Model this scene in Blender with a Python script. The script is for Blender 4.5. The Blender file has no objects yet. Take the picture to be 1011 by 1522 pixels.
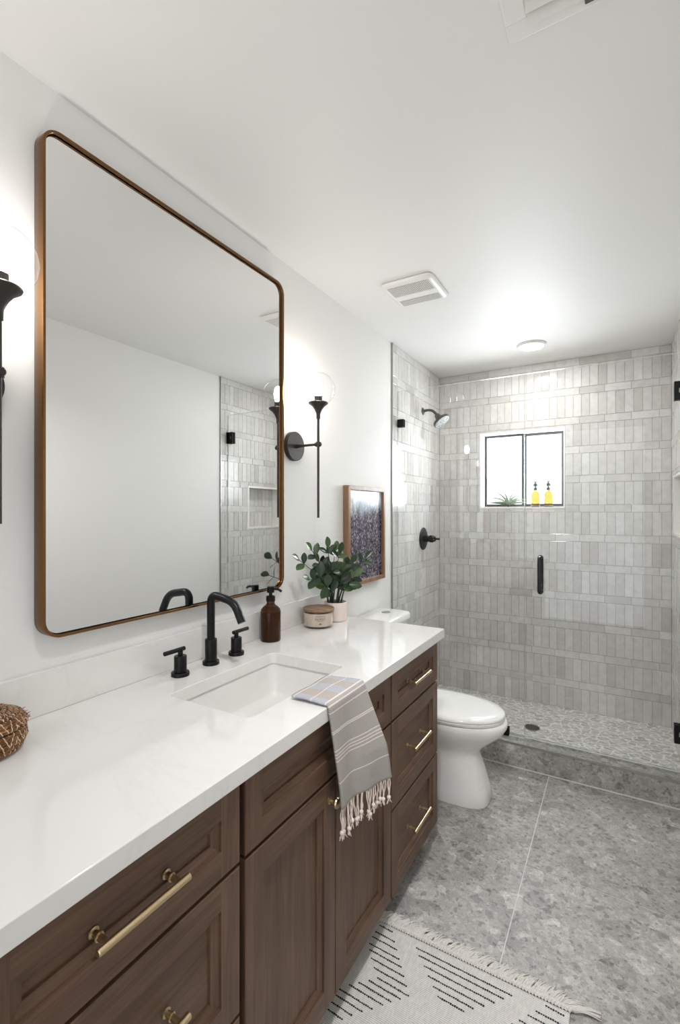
import bpy, bmesh, math, random
from mathutils import Vector, Matrix, noise
random.seed(7)
PI = math.pi
scene = bpy.context.scene
COL = scene.collection

# ------------------------------------------------------------------ camera
cam_data = bpy.data.cameras.new('camera')
cam_data.sensor_fit = 'HORIZONTAL'
cam_data.sensor_width = 36.0
cam_data.lens = 36.0 * 705.0 / 1011.0
cam_data.clip_start = 0.02
cam = bpy.data.objects.new('camera', cam_data)
COL.objects.link(cam)
cam.location = (1.213, 0.0, 1.39)
cam.rotation_euler = (PI / 2, 0, math.atan2(413, 705))
scene.camera = cam

# ------------------------------------------------------------------ world, lights, exposure
W = bpy.data.worlds.new('daylight')
scene.world = W
W.use_nodes = True
bg = W.node_tree.nodes['Background']
bg.inputs['Color'].default_value = (0.93, 0.97, 1.0, 1)
bg.inputs['Strength'].default_value = 3.0

def area_light(name, loc, rot, sx, sy, power, color=(1, 1, 1), shape='RECTANGLE'):
    l = bpy.data.lights.new(name, 'AREA')
    l.shape = shape
    l.size = sx
    l.size_y = sy
    l.energy = power
    l.color = color
    o = bpy.data.objects.new(name, l)
    o.location = loc
    o.rotation_euler = rot
    COL.objects.link(o)
    return o

ROOM_Y0 = -1.15
RX0_ = 1.509
H_CEIL = 2.44
area_light('added_near_wall_fill', (RX0_ / 2, ROOM_Y0 + 0.02, 1.22), (PI / 2, 0, 0), 1.46, 2.40, 12.5, (0.93, 0.963, 1.0))  # added fill covering the whole near wall; no doorway is built there
# added out-of-view ceiling fill lamp, tilted to brighten the floor and toilet
fill_lamp = area_light('added_ceiling_fill', (0.98, 0.60, 2.425), (math.radians(25), 0, 0), 0.16, 0.16, 8.5, (0.98, 0.985, 1.0), 'DISK')
fill_lamp.data.spread = math.radians(100)
area_light('window_daylight', (0.61, 3.84, 1.70), (-PI / 2, 0, 0), 0.66, 0.64, 34.0, (0.94, 0.975, 1.0))
BULB_STRENGTH = 190.0
DISC_STRENGTH = 165.0

scene.view_settings.view_transform = 'Standard'
scene.view_settings.look = 'None'
scene.view_settings.gamma = 1.0
scene.view_settings.exposure = 0.16
scene.view_settings.use_curve_mapping = False
cy = scene.cycles
cy.max_bounces = 12
cy.diffuse_bounces = 6
cy.glossy_bounces = 6
cy.transmission_bounces = 8
cy.transparent_max_bounces = 24
cy.caustics_reflective = False
cy.caustics_refractive = False
cy.sample_clamp_indirect = 6.0
cy.use_denoising = True

# ------------------------------------------------------------------ materials
def srgb(r, g, b):
    def f(c):
        c /= 255.0
        return c / 12.92 if c <= 0.04045 else ((c + 0.055) / 1.055) ** 2.4
    return (f(r), f(g), f(b), 1.0)

class NT:
    def __init__(self, name):
        self.m = bpy.data.materials.new(name)
        self.m.use_nodes = True
        self.t = self.m.node_tree
        self.b = self.t.nodes['Principled BSDF']
        self.out = self.t.nodes['Material Output']
    def n(self, typ, **kw):
        nd = self.t.nodes.new(typ)
        for k, v in kw.items():
            if k.startswith('i_'):
                nd.inputs[k[2:].replace('_', ' ')].default_value = v
            else:
                setattr(nd, k, v)
        return nd
    def l(self, a, b):
        self.t.links.new(a, b)
    def coord(self, scale=(1, 1, 1), rot=(0, 0, 0), kind='Object'):
        tc = self.n('ShaderNodeTexCoord')
        mp = self.n('ShaderNodeMapping')
        mp.inputs['Scale'].default_value = scale
        mp.inputs['Rotation'].default_value = rot
        self.l(tc.outputs[kind], mp.inputs['Vector'])
        return mp.outputs['Vector']
    def noise(self, vec, scale, detail=4, rough=0.5, dist=0.0):
        nd = self.n('ShaderNodeTexNoise')
        nd.inputs['Scale'].default_value = scale
        nd.inputs['Detail'].default_value = detail
        nd.inputs['Roughness'].default_value = rough
        nd.inputs['Distortion'].default_value = dist
        self.l(vec, nd.inputs['Vector'])
        return nd
    def ramp(self, fac, stops, interp='LINEAR'):
        r = self.n('ShaderNodeValToRGB')
        cr = r.color_ramp
        cr.interpolation = interp
        while len(cr.elements) > 1:
            cr.elements.remove(cr.elements[-1])
        cr.elements[0].position = stops[0][0]
        cr.elements[0].color = stops[0][1]
        for p, c in stops[1:]:
            e = cr.elements.new(p)
            e.color = c
        self.l(fac, r.inputs['Fac'])
        return r.outputs['Color']
    def mix(self, fac, a, b, blend='MIX'):
        m = self.n('ShaderNodeMix', data_type='RGBA', blend_type=blend)
        for sock, v in ((m.inputs[0], fac), (m.inputs[6], a), (m.inputs[7], b)):
            if hasattr(v, 'is_linked'):
                self.l(v, sock)
            else:
                sock.default_value = v
        return m.outputs[2]
    def math(self, op, a, b=0.0):
        m = self.n('ShaderNodeMath', operation=op)
        for sock, v in ((m.inputs[0], a), (m.inputs[1], b)):
            if hasattr(v, 'is_linked'):
                self.l(v, sock)
            else:
                sock.default_value = v
        return m.outputs[0]
    def bump(self, height, strength=0.2, dist=0.002):
        b = self.n('ShaderNodeBump')
        b.inputs['Strength'].default_value = strength
        b.inputs['Distance'].default_value = dist
        self.l(height, b.inputs['Height'])
        self.l(b.outputs['Normal'], self.b.inputs['Normal'])
    def color(self, c):
        if hasattr(c, 'is_linked'):
            self.l(c, self.b.inputs['Base Color'])
        else:
            self.b.inputs['Base Color'].default_value = c
    def set(self, rough=None, metal=None, spec=None, trans=None, ior=None, coat=None, coat_r=None):
        for k, v in (('Roughness', rough), ('Metallic', metal), ('Specular IOR Level', spec), ('Transmission Weight', trans), ('IOR', ior), ('Coat Weight', coat), ('Coat Roughness', coat_r)):
            if v is not None:
                self.b.inputs[k].default_value = v

def grey(v):
    return srgb(v, v, v)

def simple(name, col, rough=0.5, metal=0.0, spec=0.5, var=0.04, scale=30.0, bump=0.0):
    n = NT(name)
    v = n.coord()
    t = n.noise(v, scale, 3)
    lo = tuple(max(0, c * (1 - var)) for c in col[:3]) + (1,)
    hi = tuple(min(1, c * (1 + var)) for c in col[:3]) + (1,)
    n.color(n.ramp(t.outputs['Fac'], [(0.3, lo), (0.7, hi)]))
    n.set(rough, metal, spec)
    if bump:
        n.bump(t.outputs['Fac'], bump, 0.001)
    return n.m

def m_paint(name, col, bump=0.06, rough=0.62, spec=0.3):
    n = NT(name)
    v = n.coord()
    t = n.noise(v, 140, 5, 0.6)
    n.color(col)
    n.set(rough, 0, spec)
    n.bump(t.outputs['Fac'], bump, 0.002)
    return n.m

def thin_glass(name, tint=(0.985, 0.995, 0.99, 1), refl=1.0, ior=1.5):
    n = NT(name)
    n.t.nodes.remove(n.b)
    lw = n.n('ShaderNodeLayerWeight')
    lw.inputs['Blend'].default_value = 0.5
    f0 = ((ior - 1) / (ior + 1)) ** 2
    fr = n.math('ADD', n.math('MULTIPLY', n.math('POWER', lw.outputs['Facing'], 5.0), 1 - f0), f0)
    fac = n.math('MULTIPLY', fr, refl)
    tr = n.n('ShaderNodeBsdfTransparent')
    tr.inputs['Color'].default_value = tint
    gl = n.n('ShaderNodeBsdfGlossy')
    gl.inputs['Roughness'].default_value = 0.01
    mx = n.n('ShaderNodeMixShader')
    n.l(fac, mx.inputs[0])
    n.l(tr.outputs[0], mx.inputs[1])
    n.l(gl.outputs[0], mx.inputs[2])
    n.l(mx.outputs[0], n.out.inputs['Surface'])
    return n.m

def emitter(name, col, strength):
    n = NT(name)
    n.t.nodes.remove(n.b)
    e = n.n('ShaderNodeEmission')
    e.inputs['Color'].default_value = col
    e.inputs['Strength'].default_value = strength
    n.l(e.outputs[0], n.out.inputs['Surface'])
    return n.m

def wood(name, axis, dark, mid, light, rough=0.45, sc=1.0):
    n = NT(name)
    s = [26 * sc, 26 * sc, 26 * sc]
    s[axis] = 1.6 * sc
    v = n.coord(tuple(s))
    t = n.noise(v, 1.6, 6, 0.62, 0.6)
    s2 = [140 * sc, 140 * sc, 140 * sc]
    s2[axis] = 5 * sc
    v2 = n.coord(tuple(s2))
    t2 = n.noise(v2, 1.5, 3, 0.6)
    v3 = n.coord((3, 3, 3))
    t3 = n.noise(v3, 1.2, 2)
    base = n.ramp(t.outputs['Fac'], [(0.30, dark), (0.52, mid), (0.74, light)])
    fine = n.ramp(t2.outputs['Fac'], [(0.35, grey(222)), (0.6, grey(255))])
    c = n.mix(0.8, base, fine, 'MULTIPLY')
    big = n.ramp(t3.outputs['Fac'], [(0.3, grey(225)), (0.7, grey(255))])
    c = n.mix(0.8, c, big, 'MULTIPLY')
    n.color(c)
    n.set(rough, 0, 0.4)
    n.bump(t2.outputs['Fac'], 0.12, 0.001)
    return n.m

def m_tile(name):
    n = NT(name)
    at = n.n('ShaderNodeAttribute', attribute_name='tone')
    v = n.coord()
    t = n.noise(v, 26, 5, 0.6, 0.4)
    t2 = n.noise(v, 11, 3, 0.5)
    base = n.ramp(at.outputs['Fac'], [(0.0, srgb(194, 191, 187)), (0.35, srgb(206, 204, 201)), (0.7, srgb(213, 212, 209)), (1.0, srgb(220, 219, 217))])
    cloud = n.ramp(t.outputs['Fac'], [(0.3, grey(232)), (0.65, grey(255))])
    n.color(n.mix(0.75, base, cloud, 'MULTIPLY'))
    n.set(0.10, 0, 0.45)
    h = n.math('ADD', t2.outputs['Fac'], n.math('MULTIPLY', t.outputs['Fac'], 0.35))
    n.bump(h, 0.14, 0.004)
    return n.m

def m_stone(name, grout=True):
    n = NT(name)
    v = n.coord()
    warp = n.noise(v, 16, 5, 0.65)
    wv = n.n('ShaderNodeVectorMath', operation='SCALE')
    n.l(warp.outputs['Color'], wv.inputs[0])
    wv.inputs['Scale'].default_value = 0.045
    ad = n.n('ShaderNodeVectorMath', operation='ADD')
    n.l(v, ad.inputs[0])
    n.l(wv.outputs[0], ad.inputs[1])
    vec = ad.outputs[0]
    def vor(scale, feature='F1'):
        o = n.n('ShaderNodeTexVoronoi', feature=feature)
        o.inputs['Scale'].default_value = scale
        n.l(vec, o.inputs['Vector'])
        return o
    v1, v2, v3 = vor(13), vor(34), vor(95)
    big = n.noise(v, 3.2, 4, 0.6)
    fine = n.noise(v, 170, 4, 0.75)
    mid = n.noise(v, 38, 5, 0.7)
    def chan(o):
        sp = n.n('ShaderNodeSeparateColor')
        n.l(o.outputs['Color'], sp.inputs[0])
        return sp.outputs[0]
    c = n.ramp(big.outputs['Fac'], [(0.3, srgb(155, 152, 148)), (0.5, srgb(166, 163, 159)), (0.72, srgb(177, 174, 170))])
    # pale and dark pebbles of three sizes
    L = lambda v: (v, v, v, 1)
    p1 = n.ramp(chan(v1), [(0.0, L(0.40)), (0.08, L(0.5)), (0.90, L(0.62))], 'CONSTANT')
    p2 = n.ramp(chan(v2), [(0.0, L(0.30)), (0.07, L(0.47)), (0.45, L(0.5)), (0.84, L(0.57)), (0.94, L(0.70))], 'CONSTANT')
    p3 = n.ramp(chan(v3), [(0.0, L(0.20)), (0.08, L(0.44)), (0.5, L(0.5)), (0.82, L(0.62))], 'CONSTANT')
    c = n.mix(0.8, c, p1, 'OVERLAY')
    c = n.mix(0.7, c, p2, 'OVERLAY')
    c = n.mix(0.6, c, p3, 'OVERLAY')
    m3 = n.ramp(mid.outputs['Fac'], [(0.32, L(0.38)), (0.5, L(0.5)), (0.68, L(0.60))])
    c = n.mix(0.7, c, m3, 'OVERLAY')
    spk = n.ramp(fine.outputs['Fac'], [(0.36, grey(70)), (0.43, grey(255))])
    c = n.mix(0.62, c, spk, 'MULTIPLY')
    n.color(c)
    n.set(0.42, 0, 0.4)
    n.bump(mid.outputs['Fac'], 0.05, 0.002)
    return n.m

def m_mosaic(name):
    n = NT(name)
    v = n.coord((1.0, 1.55, 1.0))
    warp = n.noise(v, 9, 3, 0.6)
    wv = n.n('ShaderNodeVectorMath', operation='SCALE')
    n.l(warp.outputs['Color'], wv.inputs[0])
    wv.inputs['Scale'].default_value = 0.08
    ad = n.n('ShaderNodeVectorMath', operation='ADD')
    n.l(v, ad.inputs[0])
    n.l(wv.outputs[0], ad.inputs[1])
    e = n.n('ShaderNodeTexVoronoi', feature='DISTANCE_TO_EDGE')
    e.inputs['Scale'].default_value = 19
    n.l(ad.outputs[0], e.inputs['Vector'])
    f = n.n('ShaderNodeTexVoronoi', feature='F1')
    f.inputs['Scale'].default_value = 19
    n.l(ad.outputs[0], f.inputs['Vector'])
    sp = n.n('ShaderNodeSeparateColor')
    n.l(f.outputs['Color'], sp.inputs[0])
    stone = n.ramp(sp.outputs[0], [(0.0, srgb(178, 175, 171)), (0.3, srgb(196, 193, 189)), (0.65, srgb(206, 204, 200)), (1.0, srgb(216, 214, 210))])
    t = n.noise(v, 60, 5, 0.7)
    stone = n.mix(0.7, stone, n.ramp(t.outputs['Fac'], [(0.35, grey(196)), (0.6, grey(255))]), 'MULTIPLY')
    g = n.ramp(e.outputs['Distance'], [(0.05, (1, 1, 1, 1)), (0.085, (0, 0, 0, 1))])
    n.color(n.mix(g, stone, srgb(234, 232, 229)))
    n.set(0.4, 0, 0.4)
    n.bump(n.ramp(e.outputs['Distance'], [(0.03, (0, 0, 0, 1)), (0.12, (1, 1, 1, 1))]), 0.25, 0.003)
    return n.m

def m_quartz(name):
    n = NT(name)
    v = n.coord((1, 1, 1), (0.3, 0.2, 0.7))
    t = n.noise(v, 2.2, 6, 0.62, 1.2)
    vein = n.math('ABSOLUTE', n.math('SUBTRACT', t.outputs['Fac'], 0.5))
    c = n.ramp(vein, [(0.0, srgb(221, 219, 215)), (0.010, srgb(224, 222, 219)), (0.06, srgb(226, 224, 221)), (0.4, srgb(227, 225, 222))])
    n.color(c)
    n.set(0.09, 0, 0.5)
    return n.m

def m_brass(name, col, rough=0.3):
    n = NT(name)
    v = n.coord((1, 1, 60))
    t = n.noise(v, 20, 4)
    n.color(n.ramp(t.outputs['Fac'], [(0.3, tuple(c * 0.88 for c in col[:3]) + (1,)), (0.7, col)]))
    n.set(rough, 1.0)
    return n.m

M = {}
M['wall'] = m_paint('white_wall_paint', srgb(230, 229, 227))
M['ceiling'] = m_paint('white_ceiling_paint', srgb(228, 227, 225), 0.05, 0.52, 0.36)
M['tile'] = m_tile('glazed_tile')
M['grout'] = simple('tile_grout', srgb(188, 185, 180), 0.8)
M['stone'] = m_stone('grey_pebble_stone')
M['stone_grout'] = simple('floor_grout', srgb(214, 212, 208), 0.8)
M['mosaic'] = m_mosaic('shower_mosaic')
M['quartz'] = m_quartz('white_quartz')
M['porcelain'] = simple('white_porcelain', srgb(238, 237, 234), 0.08, var=0.01)
M['plastic'] = simple('white_plastic', srgb(232, 230, 227), 0.35, var=0.01)
M['wood_v'] = wood('walnut_stain_upright', 2, srgb(88, 64, 49), srgb(106, 80, 62), srgb(122, 94, 74))
M['wood_h'] = wood('walnut_stain_level', 1, srgb(88, 64, 49), srgb(106, 80, 62), srgb(122, 94, 74))
M['wood_dark'] = simple('dark_cabinet_inside', srgb(38, 29, 24), 0.6)
M['black'] = simple('matte_black_metal', srgb(9, 9, 9), 0.34, 0.0, 0.28, var=0.08)
M['bronze'] = simple('dark_bronze_metal', srgb(62, 58, 55), 0.45, 0.6, 0.5, var=0.08)
M['gloss_black'] = simple('gloss_black_metal', srgb(14, 13, 15), 0.15, 0.0, 0.6, var=0.05)
M['brass'] = m_brass('champagne_brass', srgb(206, 184, 146), 0.3)
M['frame_brass'] = m_brass('brushed_bronze', srgb(126, 92, 58), 0.27)
M['steel'] = m_brass('brushed_steel', srgb(190, 188, 184), 0.3)
M['trim_metal'] = m_brass('tile_edge_metal', srgb(176, 174, 172), 0.35)
M['glass'] = thin_glass('shower_glass', (0.985, 0.989, 0.988, 1))
M['glass_edge'] = simple('polished_glass_edge', srgb(205, 216, 211), 0.15, var=0.02)
M['globe'] = thin_glass('clear_globe_glass', (0.99, 0.99, 0.99, 1), 1.0, 1.45)
M['bulb'] = emitter('lit_bulb', (1.0, 0.94, 0.87, 1), BULB_STRENGTH)
M['disc'] = emitter('lit_diffuser', (1.0, 0.98, 0.955, 1), DISC_STRENGTH)
n = NT('mirror_silver')
n.color((0.86, 0.865, 0.86, 1))
n.set(0.005, 1.0)
M['mirror'] = n.m

# ------------------------------------------------------------------ mesh helpers
def setp(o, label=None, cat=None, group=None, kind=None):
    if label: o['label'] = label
    if cat: o['category'] = cat
    if group: o['group'] = group
    if kind: o['kind'] = kind
    return o

def thing(name, label, cat, loc=(0, 0, 0), group=None):
    o = bpy.data.objects.new(name, None)
    o.empty_display_size = 0.05
    o.location = loc
    COL.objects.link(o)
    return setp(o, label, cat, group)

def origin_of(o):
    v = Vector((0, 0, 0))
    while o is not None:
        v = v + Vector(o.location)
        o = o.parent
    return v

def obj(name, bm, mats, parent=None, angle=35, loc=None, bevel=0.0, bseg=2, subsurf=0, solid=0.0):
    """link a bmesh (built in world coordinates) as one mesh object"""
    bmesh.ops.recalc_face_normals(bm, faces=bm.faces)
    org = origin_of(parent) if parent is not None else Vector((0, 0, 0))
    if loc is not None:
        loc = Vector(loc)
        off = loc
    else:
        off = org
    bmesh.ops.translate(bm, verts=bm.verts, vec=-off)
    me = bpy.data.meshes.new(name)
    bm.to_mesh(me)
    bm.free()
    for m in (mats if isinstance(mats, (list, tuple)) else [mats]):
        me.materials.append(m)
    me.polygons.foreach_set('use_smooth', [True] * len(me.polygons))
    me.set_sharp_from_angle(angle=math.radians(angle))
    o = bpy.data.objects.new(name, me)
    COL.objects.link(o)
    if parent is not None:
        o.parent = parent
        if loc is not None:
            o.location = loc - org
    elif loc is not None:
        o.location = loc
    if solid:
        s = o.modifiers.new('thickness', 'SOLIDIFY')
        s.thickness = solid
        s.offset = -1
    if bevel:
        b = o.modifiers.new('bevel', 'BEVEL')
        b.width = bevel
        b.segments = bseg
        b.limit_method = 'ANGLE'
        b.angle_limit = math.radians(40)
    if subsurf:
        s = o.modifiers.new('smooth', 'SUBSURF')
        s.levels = subsurf
        s.render_levels = subsurf
    return o

def struct(name, bm, mats, parent=None, **kw):
    o = obj(name, bm, mats, parent, **kw)
    o['kind'] = 'structure'
    return o

def B():
    return bmesh.new()

def box(bm, lo, hi, mi=0):
    x0, y0, z0 = lo
    x1, y1, z1 = hi
    vs = [bm.verts.new(p) for p in ((x0, y0, z0), (x1, y0, z0), (x1, y1, z0), (x0, y1, z0), (x0, y0, z1), (x1, y0, z1), (x1, y1, z1), (x0, y1, z1))]
    fs = []
    for q in ((0, 3, 2, 1), (4, 5, 6, 7), (0, 1, 5, 4), (1, 2, 6, 5), (2, 3, 7, 6), (3, 0, 4, 7)):
        f = bm.faces.new([vs[i] for i in q])
        f.material_index = mi
        fs.append(f)
    return fs

def bx(lo, hi):
    bm = B()
    box(bm, lo, hi)
    return bm

def rings(bm, rs, cap0=True, cap1=True, mi=0, closed=False):
    loops = [[bm.verts.new(p) for p in r] for r in rs]
    pairs = list(zip(loops[:-1], loops[1:]))
    if closed:
        pairs.append((loops[-1], loops[0]))
    for a, b in pairs:
        n_ = len(a)
        for i in range(n_):
            f = bm.faces.new((a[i], a[(i + 1) % n_], b[(i + 1) % n_], b[i]))
            f.material_index = mi
    if not closed:
        if cap0:
            f = bm.faces.new(list(reversed(loops[0])))
            f.material_index = mi
        if cap1:
            f = bm.faces.new(loops[-1])
            f.material_index = mi
    return loops

def frame_of(d):
    d = Vector(d).normalized()
    up = Vector((0, 0, 1)) if abs(d.z) < 0.95 else Vector((0, 1, 0))
    a = d.cross(up).normalized()
    return d, a, d.cross(a).normalized()

def lathe(bm, prof, c=(0, 0, 0), axis=(0, 0, 1), seg=32, cap0=True, cap1=True, mi=0):
    """prof: list of (radius, distance along the axis)"""
    d, a, b = frame_of(axis)
    c = Vector(c)
    rs = []
    for r, h in prof:
        rs.append([c + d * h + (a * math.cos(2 * PI * k / seg) + b * math.sin(2 * PI * k / seg)) * max(r, 1e-5) for k in range(seg)])
    rings(bm, rs, cap0, cap1, mi)

def cyl(bm, p0, p1, r0, r1=None, seg=20, mi=0):
    p0, p1 = Vector(p0), Vector(p1)
    lathe(bm, [(r0, 0), (r1 if r1 is not None else r0, (p1 - p0).length)], p0, p1 - p0, seg, mi=mi)

def tube(bm, pts, rad, seg=12, cap=True, mi=0):
    pts = [Vector(p) for p in pts]
    N = len(pts)
    rr = rad if isinstance(rad, (list, tuple)) else [rad] * N
    prev = None
    rs = []
    for i, p in enumerate(pts):
        t = (pts[min(i + 1, N - 1)] - pts[max(i - 1, 0)]).normalized()
        if prev is None:
            _, a, b = frame_of(t)
        else:
            a = (prev - t * prev.dot(t)).normalized()
            b = t.cross(a).normalized()
        prev = a
        rs.append([p + (a * math.cos(2 * PI * k / seg) + b * math.sin(2 * PI * k / seg)) * rr[i] for k in range(seg)])
    rings(bm, rs, cap, cap, mi)

def spline(ctrl, n_=8):
    P = [Vector(p) for p in ctrl]
    P = [P[0] * 2 - P[1]] + P + [P[-1] * 2 - P[-2]]
    out = []
    for i in range(1, len(P) - 2):
        p0, p1, p2, p3 = P[i - 1:i + 3]
        for k in range(n_):
            t = k / n_
            out.append(0.5 * ((2 * p1) + (p2 - p0) * t + (2 * p0 - 5 * p1 + 4 * p2 - p3) * t * t + (3 * p1 - p0 - 3 * p2 + p3) * t ** 3))
    out.append(P[-2])
    return out

def fillet(pts, r, n_=6):
    """polyline with rounded corners"""
    pts = [Vector(p) for p in pts]
    out = [pts[0]]
    for i in range(1, len(pts) - 1):
        a, b, c = pts[i - 1], pts[i], pts[i + 1]
        u, v = (a - b).normalized(), (c - b).normalized()
        p, q = b + u * r, b + v * r
        for k in range(n_ + 1):
            t = k / n_
            out.append(p * (1 - t) ** 2 + b * 2 * t * (1 - t) + q * t * t)
    out.append(pts[-1])
    return out

def rrect(cx, cy, hx, hy, r, n_=6):
    """rounded rectangle as 2-D points, counter-clockwise"""
    out = []
    for sx, sy, a0 in ((1, 1, 0), (-1, 1, PI / 2), (-1, -1, PI), (1, -1, 1.5 * PI)):
        for k in range(n_ + 1):
            a = a0 + (PI / 2) * k / n_
            out.append((cx + sx * (hx - r) + r * math.cos(a), cy + sy * (hy - r) + r * math.sin(a)))
    return out

def copy_tree(o, parent=None):
    c = o.copy()
    COL.objects.link(c)
    c.parent = parent
    for ch in list(o.children):
        copy_tree(ch, c)
    return c

# ------------------------------------------------------------------ dimensions
RX, FY, H = 1.509, 3.612, 2.44
TILE_Y = 2.706
SHF = 0.038
COUNTER = 0.900
XF = 0.562

# ------------------------------------------------------------------ setting: shell
bm = B()
box(bm, (-0.12, ROOM_Y0 - 0.1, -0.10), (RX + 0.12, FY + 0.12, -0.0015))
fl = struct('floor', bm, M['stone_grout'])
bm = B()
g = 0.0019
xs = [-0.33, 0.285, 0.90, 1.515]
ys = [-1.7, -0.46, 0.76, 1.98, 2.74]
for i in range(3):
    for j in range(4):
        x0, x1 = max(xs[i] + g, 0.0), min(xs[i + 1] - g, RX)
        y0, y1 = max(ys[j] + g, ROOM_Y0), min(ys[j + 1] - g, 2.74)
        box(bm, (x0, y0, -0.0014), (x1, y1, 0.0))
struct('floor_tile', bm, M['stone'], fl)
struct('ceiling', bx((-0.12, ROOM_Y0 - 0.1, H), (RX + 0.12, FY + 0.12, H + 0.1)), M['ceiling'])
wl = struct('wall_left', bx((-0.12, ROOM_Y0 - 0.1, 0), (0.0, FY, H)), M['wall'])
struct('wall_near', bx((0, ROOM_Y0 - 0.1, 0), (RX, ROOM_Y0, H)), M['wall'])
# right wall with the shower niche let into it
NY0, NY1, NZ0, NZ1, ND = 3.030, 3.452, 1.264, 1.595, 0.09
bm = B()
box(bm, (RX, ROOM_Y0 - 0.1, 0), (RX + 0.12, NY0, H))
box(bm, (RX, NY1, 0), (RX + 0.12, FY, H))
box(bm, (RX, NY0, 0), (RX + 0.12, NY1, NZ0))
box(bm, (RX, NY0, NZ1), (RX + 0.12, NY1, H))
box(bm, (RX + ND, NY0, NZ0), (RX + 0.12, NY1, NZ1))
wr = struct('wall_right', bm, M['wall'])
# far wall with the window opening
WX0, WX1, WZ0, WZ1 = 0.316, 0.899, 1.427, 1.979
WD = 0.13
bm = B()
box(bm, (-0.12, FY, 0), (WX0, FY + WD, H))
box(bm, (WX1, FY, 0), (RX + 0.12, FY + WD, H))
box(bm, (WX0, FY, 0), (WX1, FY + WD, WZ0))
box(bm, (WX0, FY, WZ1), (WX1, FY + WD, H))
wf = struct('wall_far', bm, M['wall'])

# ------------------------------------------------------------------ setting: wall tiles, 2x6 in. upright rows between level rows
PER, HB, TW = 0.20033, 0.0493, 0.0503
def cut(rect, hole):
    u0, u1, v0, v1 = rect
    a0, a1, b0, b1 = hole
    if u1 <= a0 or u0 >= a1 or v1 <= b0 or v0 >= b1:
        return [rect]
    out = []
    if u0 < a0: out.append((u0, a0, v0, v1))
    if u1 > a1: out.append((a1, u1, v0, v1))
    m0, m1 = max(u0, a0), min(u1, a1)
    if v0 < b0: out.append((m0, m1, v0, b0))
    if v1 > b1: out.append((m0, m1, b1, v1))
    return out

def tile_mesh(place, u0, u1, v0, v1, phase_u, phase_h, holes=(), seed=1, th=0.006):
    """place(u, v, w) -> world point, w is the height above the wall"""
    rnd = random.Random(seed)
    bm = B()
    tone = bm.loops.layers.float_color.new('tone')
    def tile(r):
        a0, a1, b0, b1 = r
        gp = 0.0009
        a0 += gp; a1 -= gp; b0 += gp; b1 -= gp
        if a1 - a0 < 0.004 or b1 - b0 < 0.004:
            return
        tv = min(1, max(0, rnd.gauss(0.56, 0.26)))
        tu, tvv = rnd.gauss(0, 0.011), rnd.gauss(0, 0.005)
        dz = rnd.gauss(0, 0.0002)
        cu, cv = (a0 + a1) / 2, (b0 + b1) / 2
        bv = 0.0011
        def w(u, v, base): return base + dz + tu * (u - cu) + tvv * (v - cv)
        lo = [(a0, b0), (a1, b0), (a1, b1), (a0, b1)]
        hi = [(a0 + bv, b0 + bv), (a1 - bv, b0 + bv), (a1 - bv, b1 - bv), (a0 + bv, b1 - bv)]
        q0 = [bm.verts.new(place(u, v, 0.0)) for u, v in lo]
        q1 = [bm.verts.new(place(u, v, w(u, v, th - 0.0008))) for u, v in lo]
        q2 = [bm.verts.new(place(u, v, w(u, v, th))) for u, v in hi]
        fs = [bm.faces.new(q2)]
        for a, b in ((q0, q1), (q1, q2)):
            for i in range(4):
                fs.append(bm.faces.new((a[i], a[(i + 1) % 4], b[(i + 1) % 4], b[i])))
        for f in fs:
            for lp in f.loops:
                lp[tone] = (tv, tv, tv, 1)
    def row(z0, z1, width, phase):
        k = math.floor((u0 - phase) / width)
        u = phase + k * width
        while u < u1 - 1e-6:
            r = (max(u, u0), min(u + width, u1), max(z0, v0), min(z1, v1))
            if r[1] > r[0] and r[3] > r[2]:
                rs = [r]
                for h_ in holes:
                    rs = [q for p in rs for q in cut(p, h_)]
                for q in rs:
                    tile(q)
            u += width
    for k in range(13):
        top = H - k * PER
        row(top - HB, top, TW * 3, phase_h)
        row(top - PER, top - HB, TW, phase_u)
    return bm

def tiles(name, bm, parent):
    o = struct(name, bm, M['tile'], parent, angle=15)
    return o

struct('grout_bed', bx((0.0, FY - 0.0012, SHF), (WX0, FY, H)), M['grout'], wf)
bm = B()
box(bm, (WX1, FY - 0.0012, SHF), (RX, FY, H)); box(bm, (WX0, FY - 0.0012, SHF), (WX1, FY, WZ0)); box(bm, (WX0, FY - 0.0012, WZ1), (WX1, FY, H))
struct('grout_bed', bm, M['grout'], wf)
tiles('wall_tile', tile_mesh(lambda u, v, w: (u, FY - w, v), 0.006, RX - 0.006, SHF, H, RX - 0.006 - 30 * TW, RX - 0.069 - 30 * TW, [(WX0, WX1, WZ0, WZ1)], 11), wf)
struct('grout_bed', bx((0.0, TILE_Y, 0), (0.0012, FY - 0.0012, H)), M['grout'], wl)
tiles('wall_tile', tile_mesh(lambda u, v, w: (w, u, v), TILE_Y, FY - 0.006, SHF, H, FY - 0.006 - 30 * TW, FY - 0.084 - 30 * TW, (), 12), wl)
bm = B()
for a in ((TILE_Y, NY0, 0, H), (NY1, FY - 0.0012, 0, H), (NY0, NY1, 0, NZ0), (NY0, NY1, NZ1, H)):
    box(bm, (RX - 0.0012, a[0], a[2]), (RX, a[1], a[3]))
box(bm, (RX + ND - 0.0012, NY0, NZ0), (RX + ND, NY1, NZ1))
struct('grout_bed', bm, M['grout'], wr)
tiles('wall_tile', tile_mesh(lambda u, v, w: (RX - w, u, v), TILE_Y, FY - 0.006, SHF, H, FY - 0.006 - 30 * TW, FY - 0.084 - 30 * TW, [(NY0, NY1, NZ0, NZ1)], 13), wr)
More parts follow.
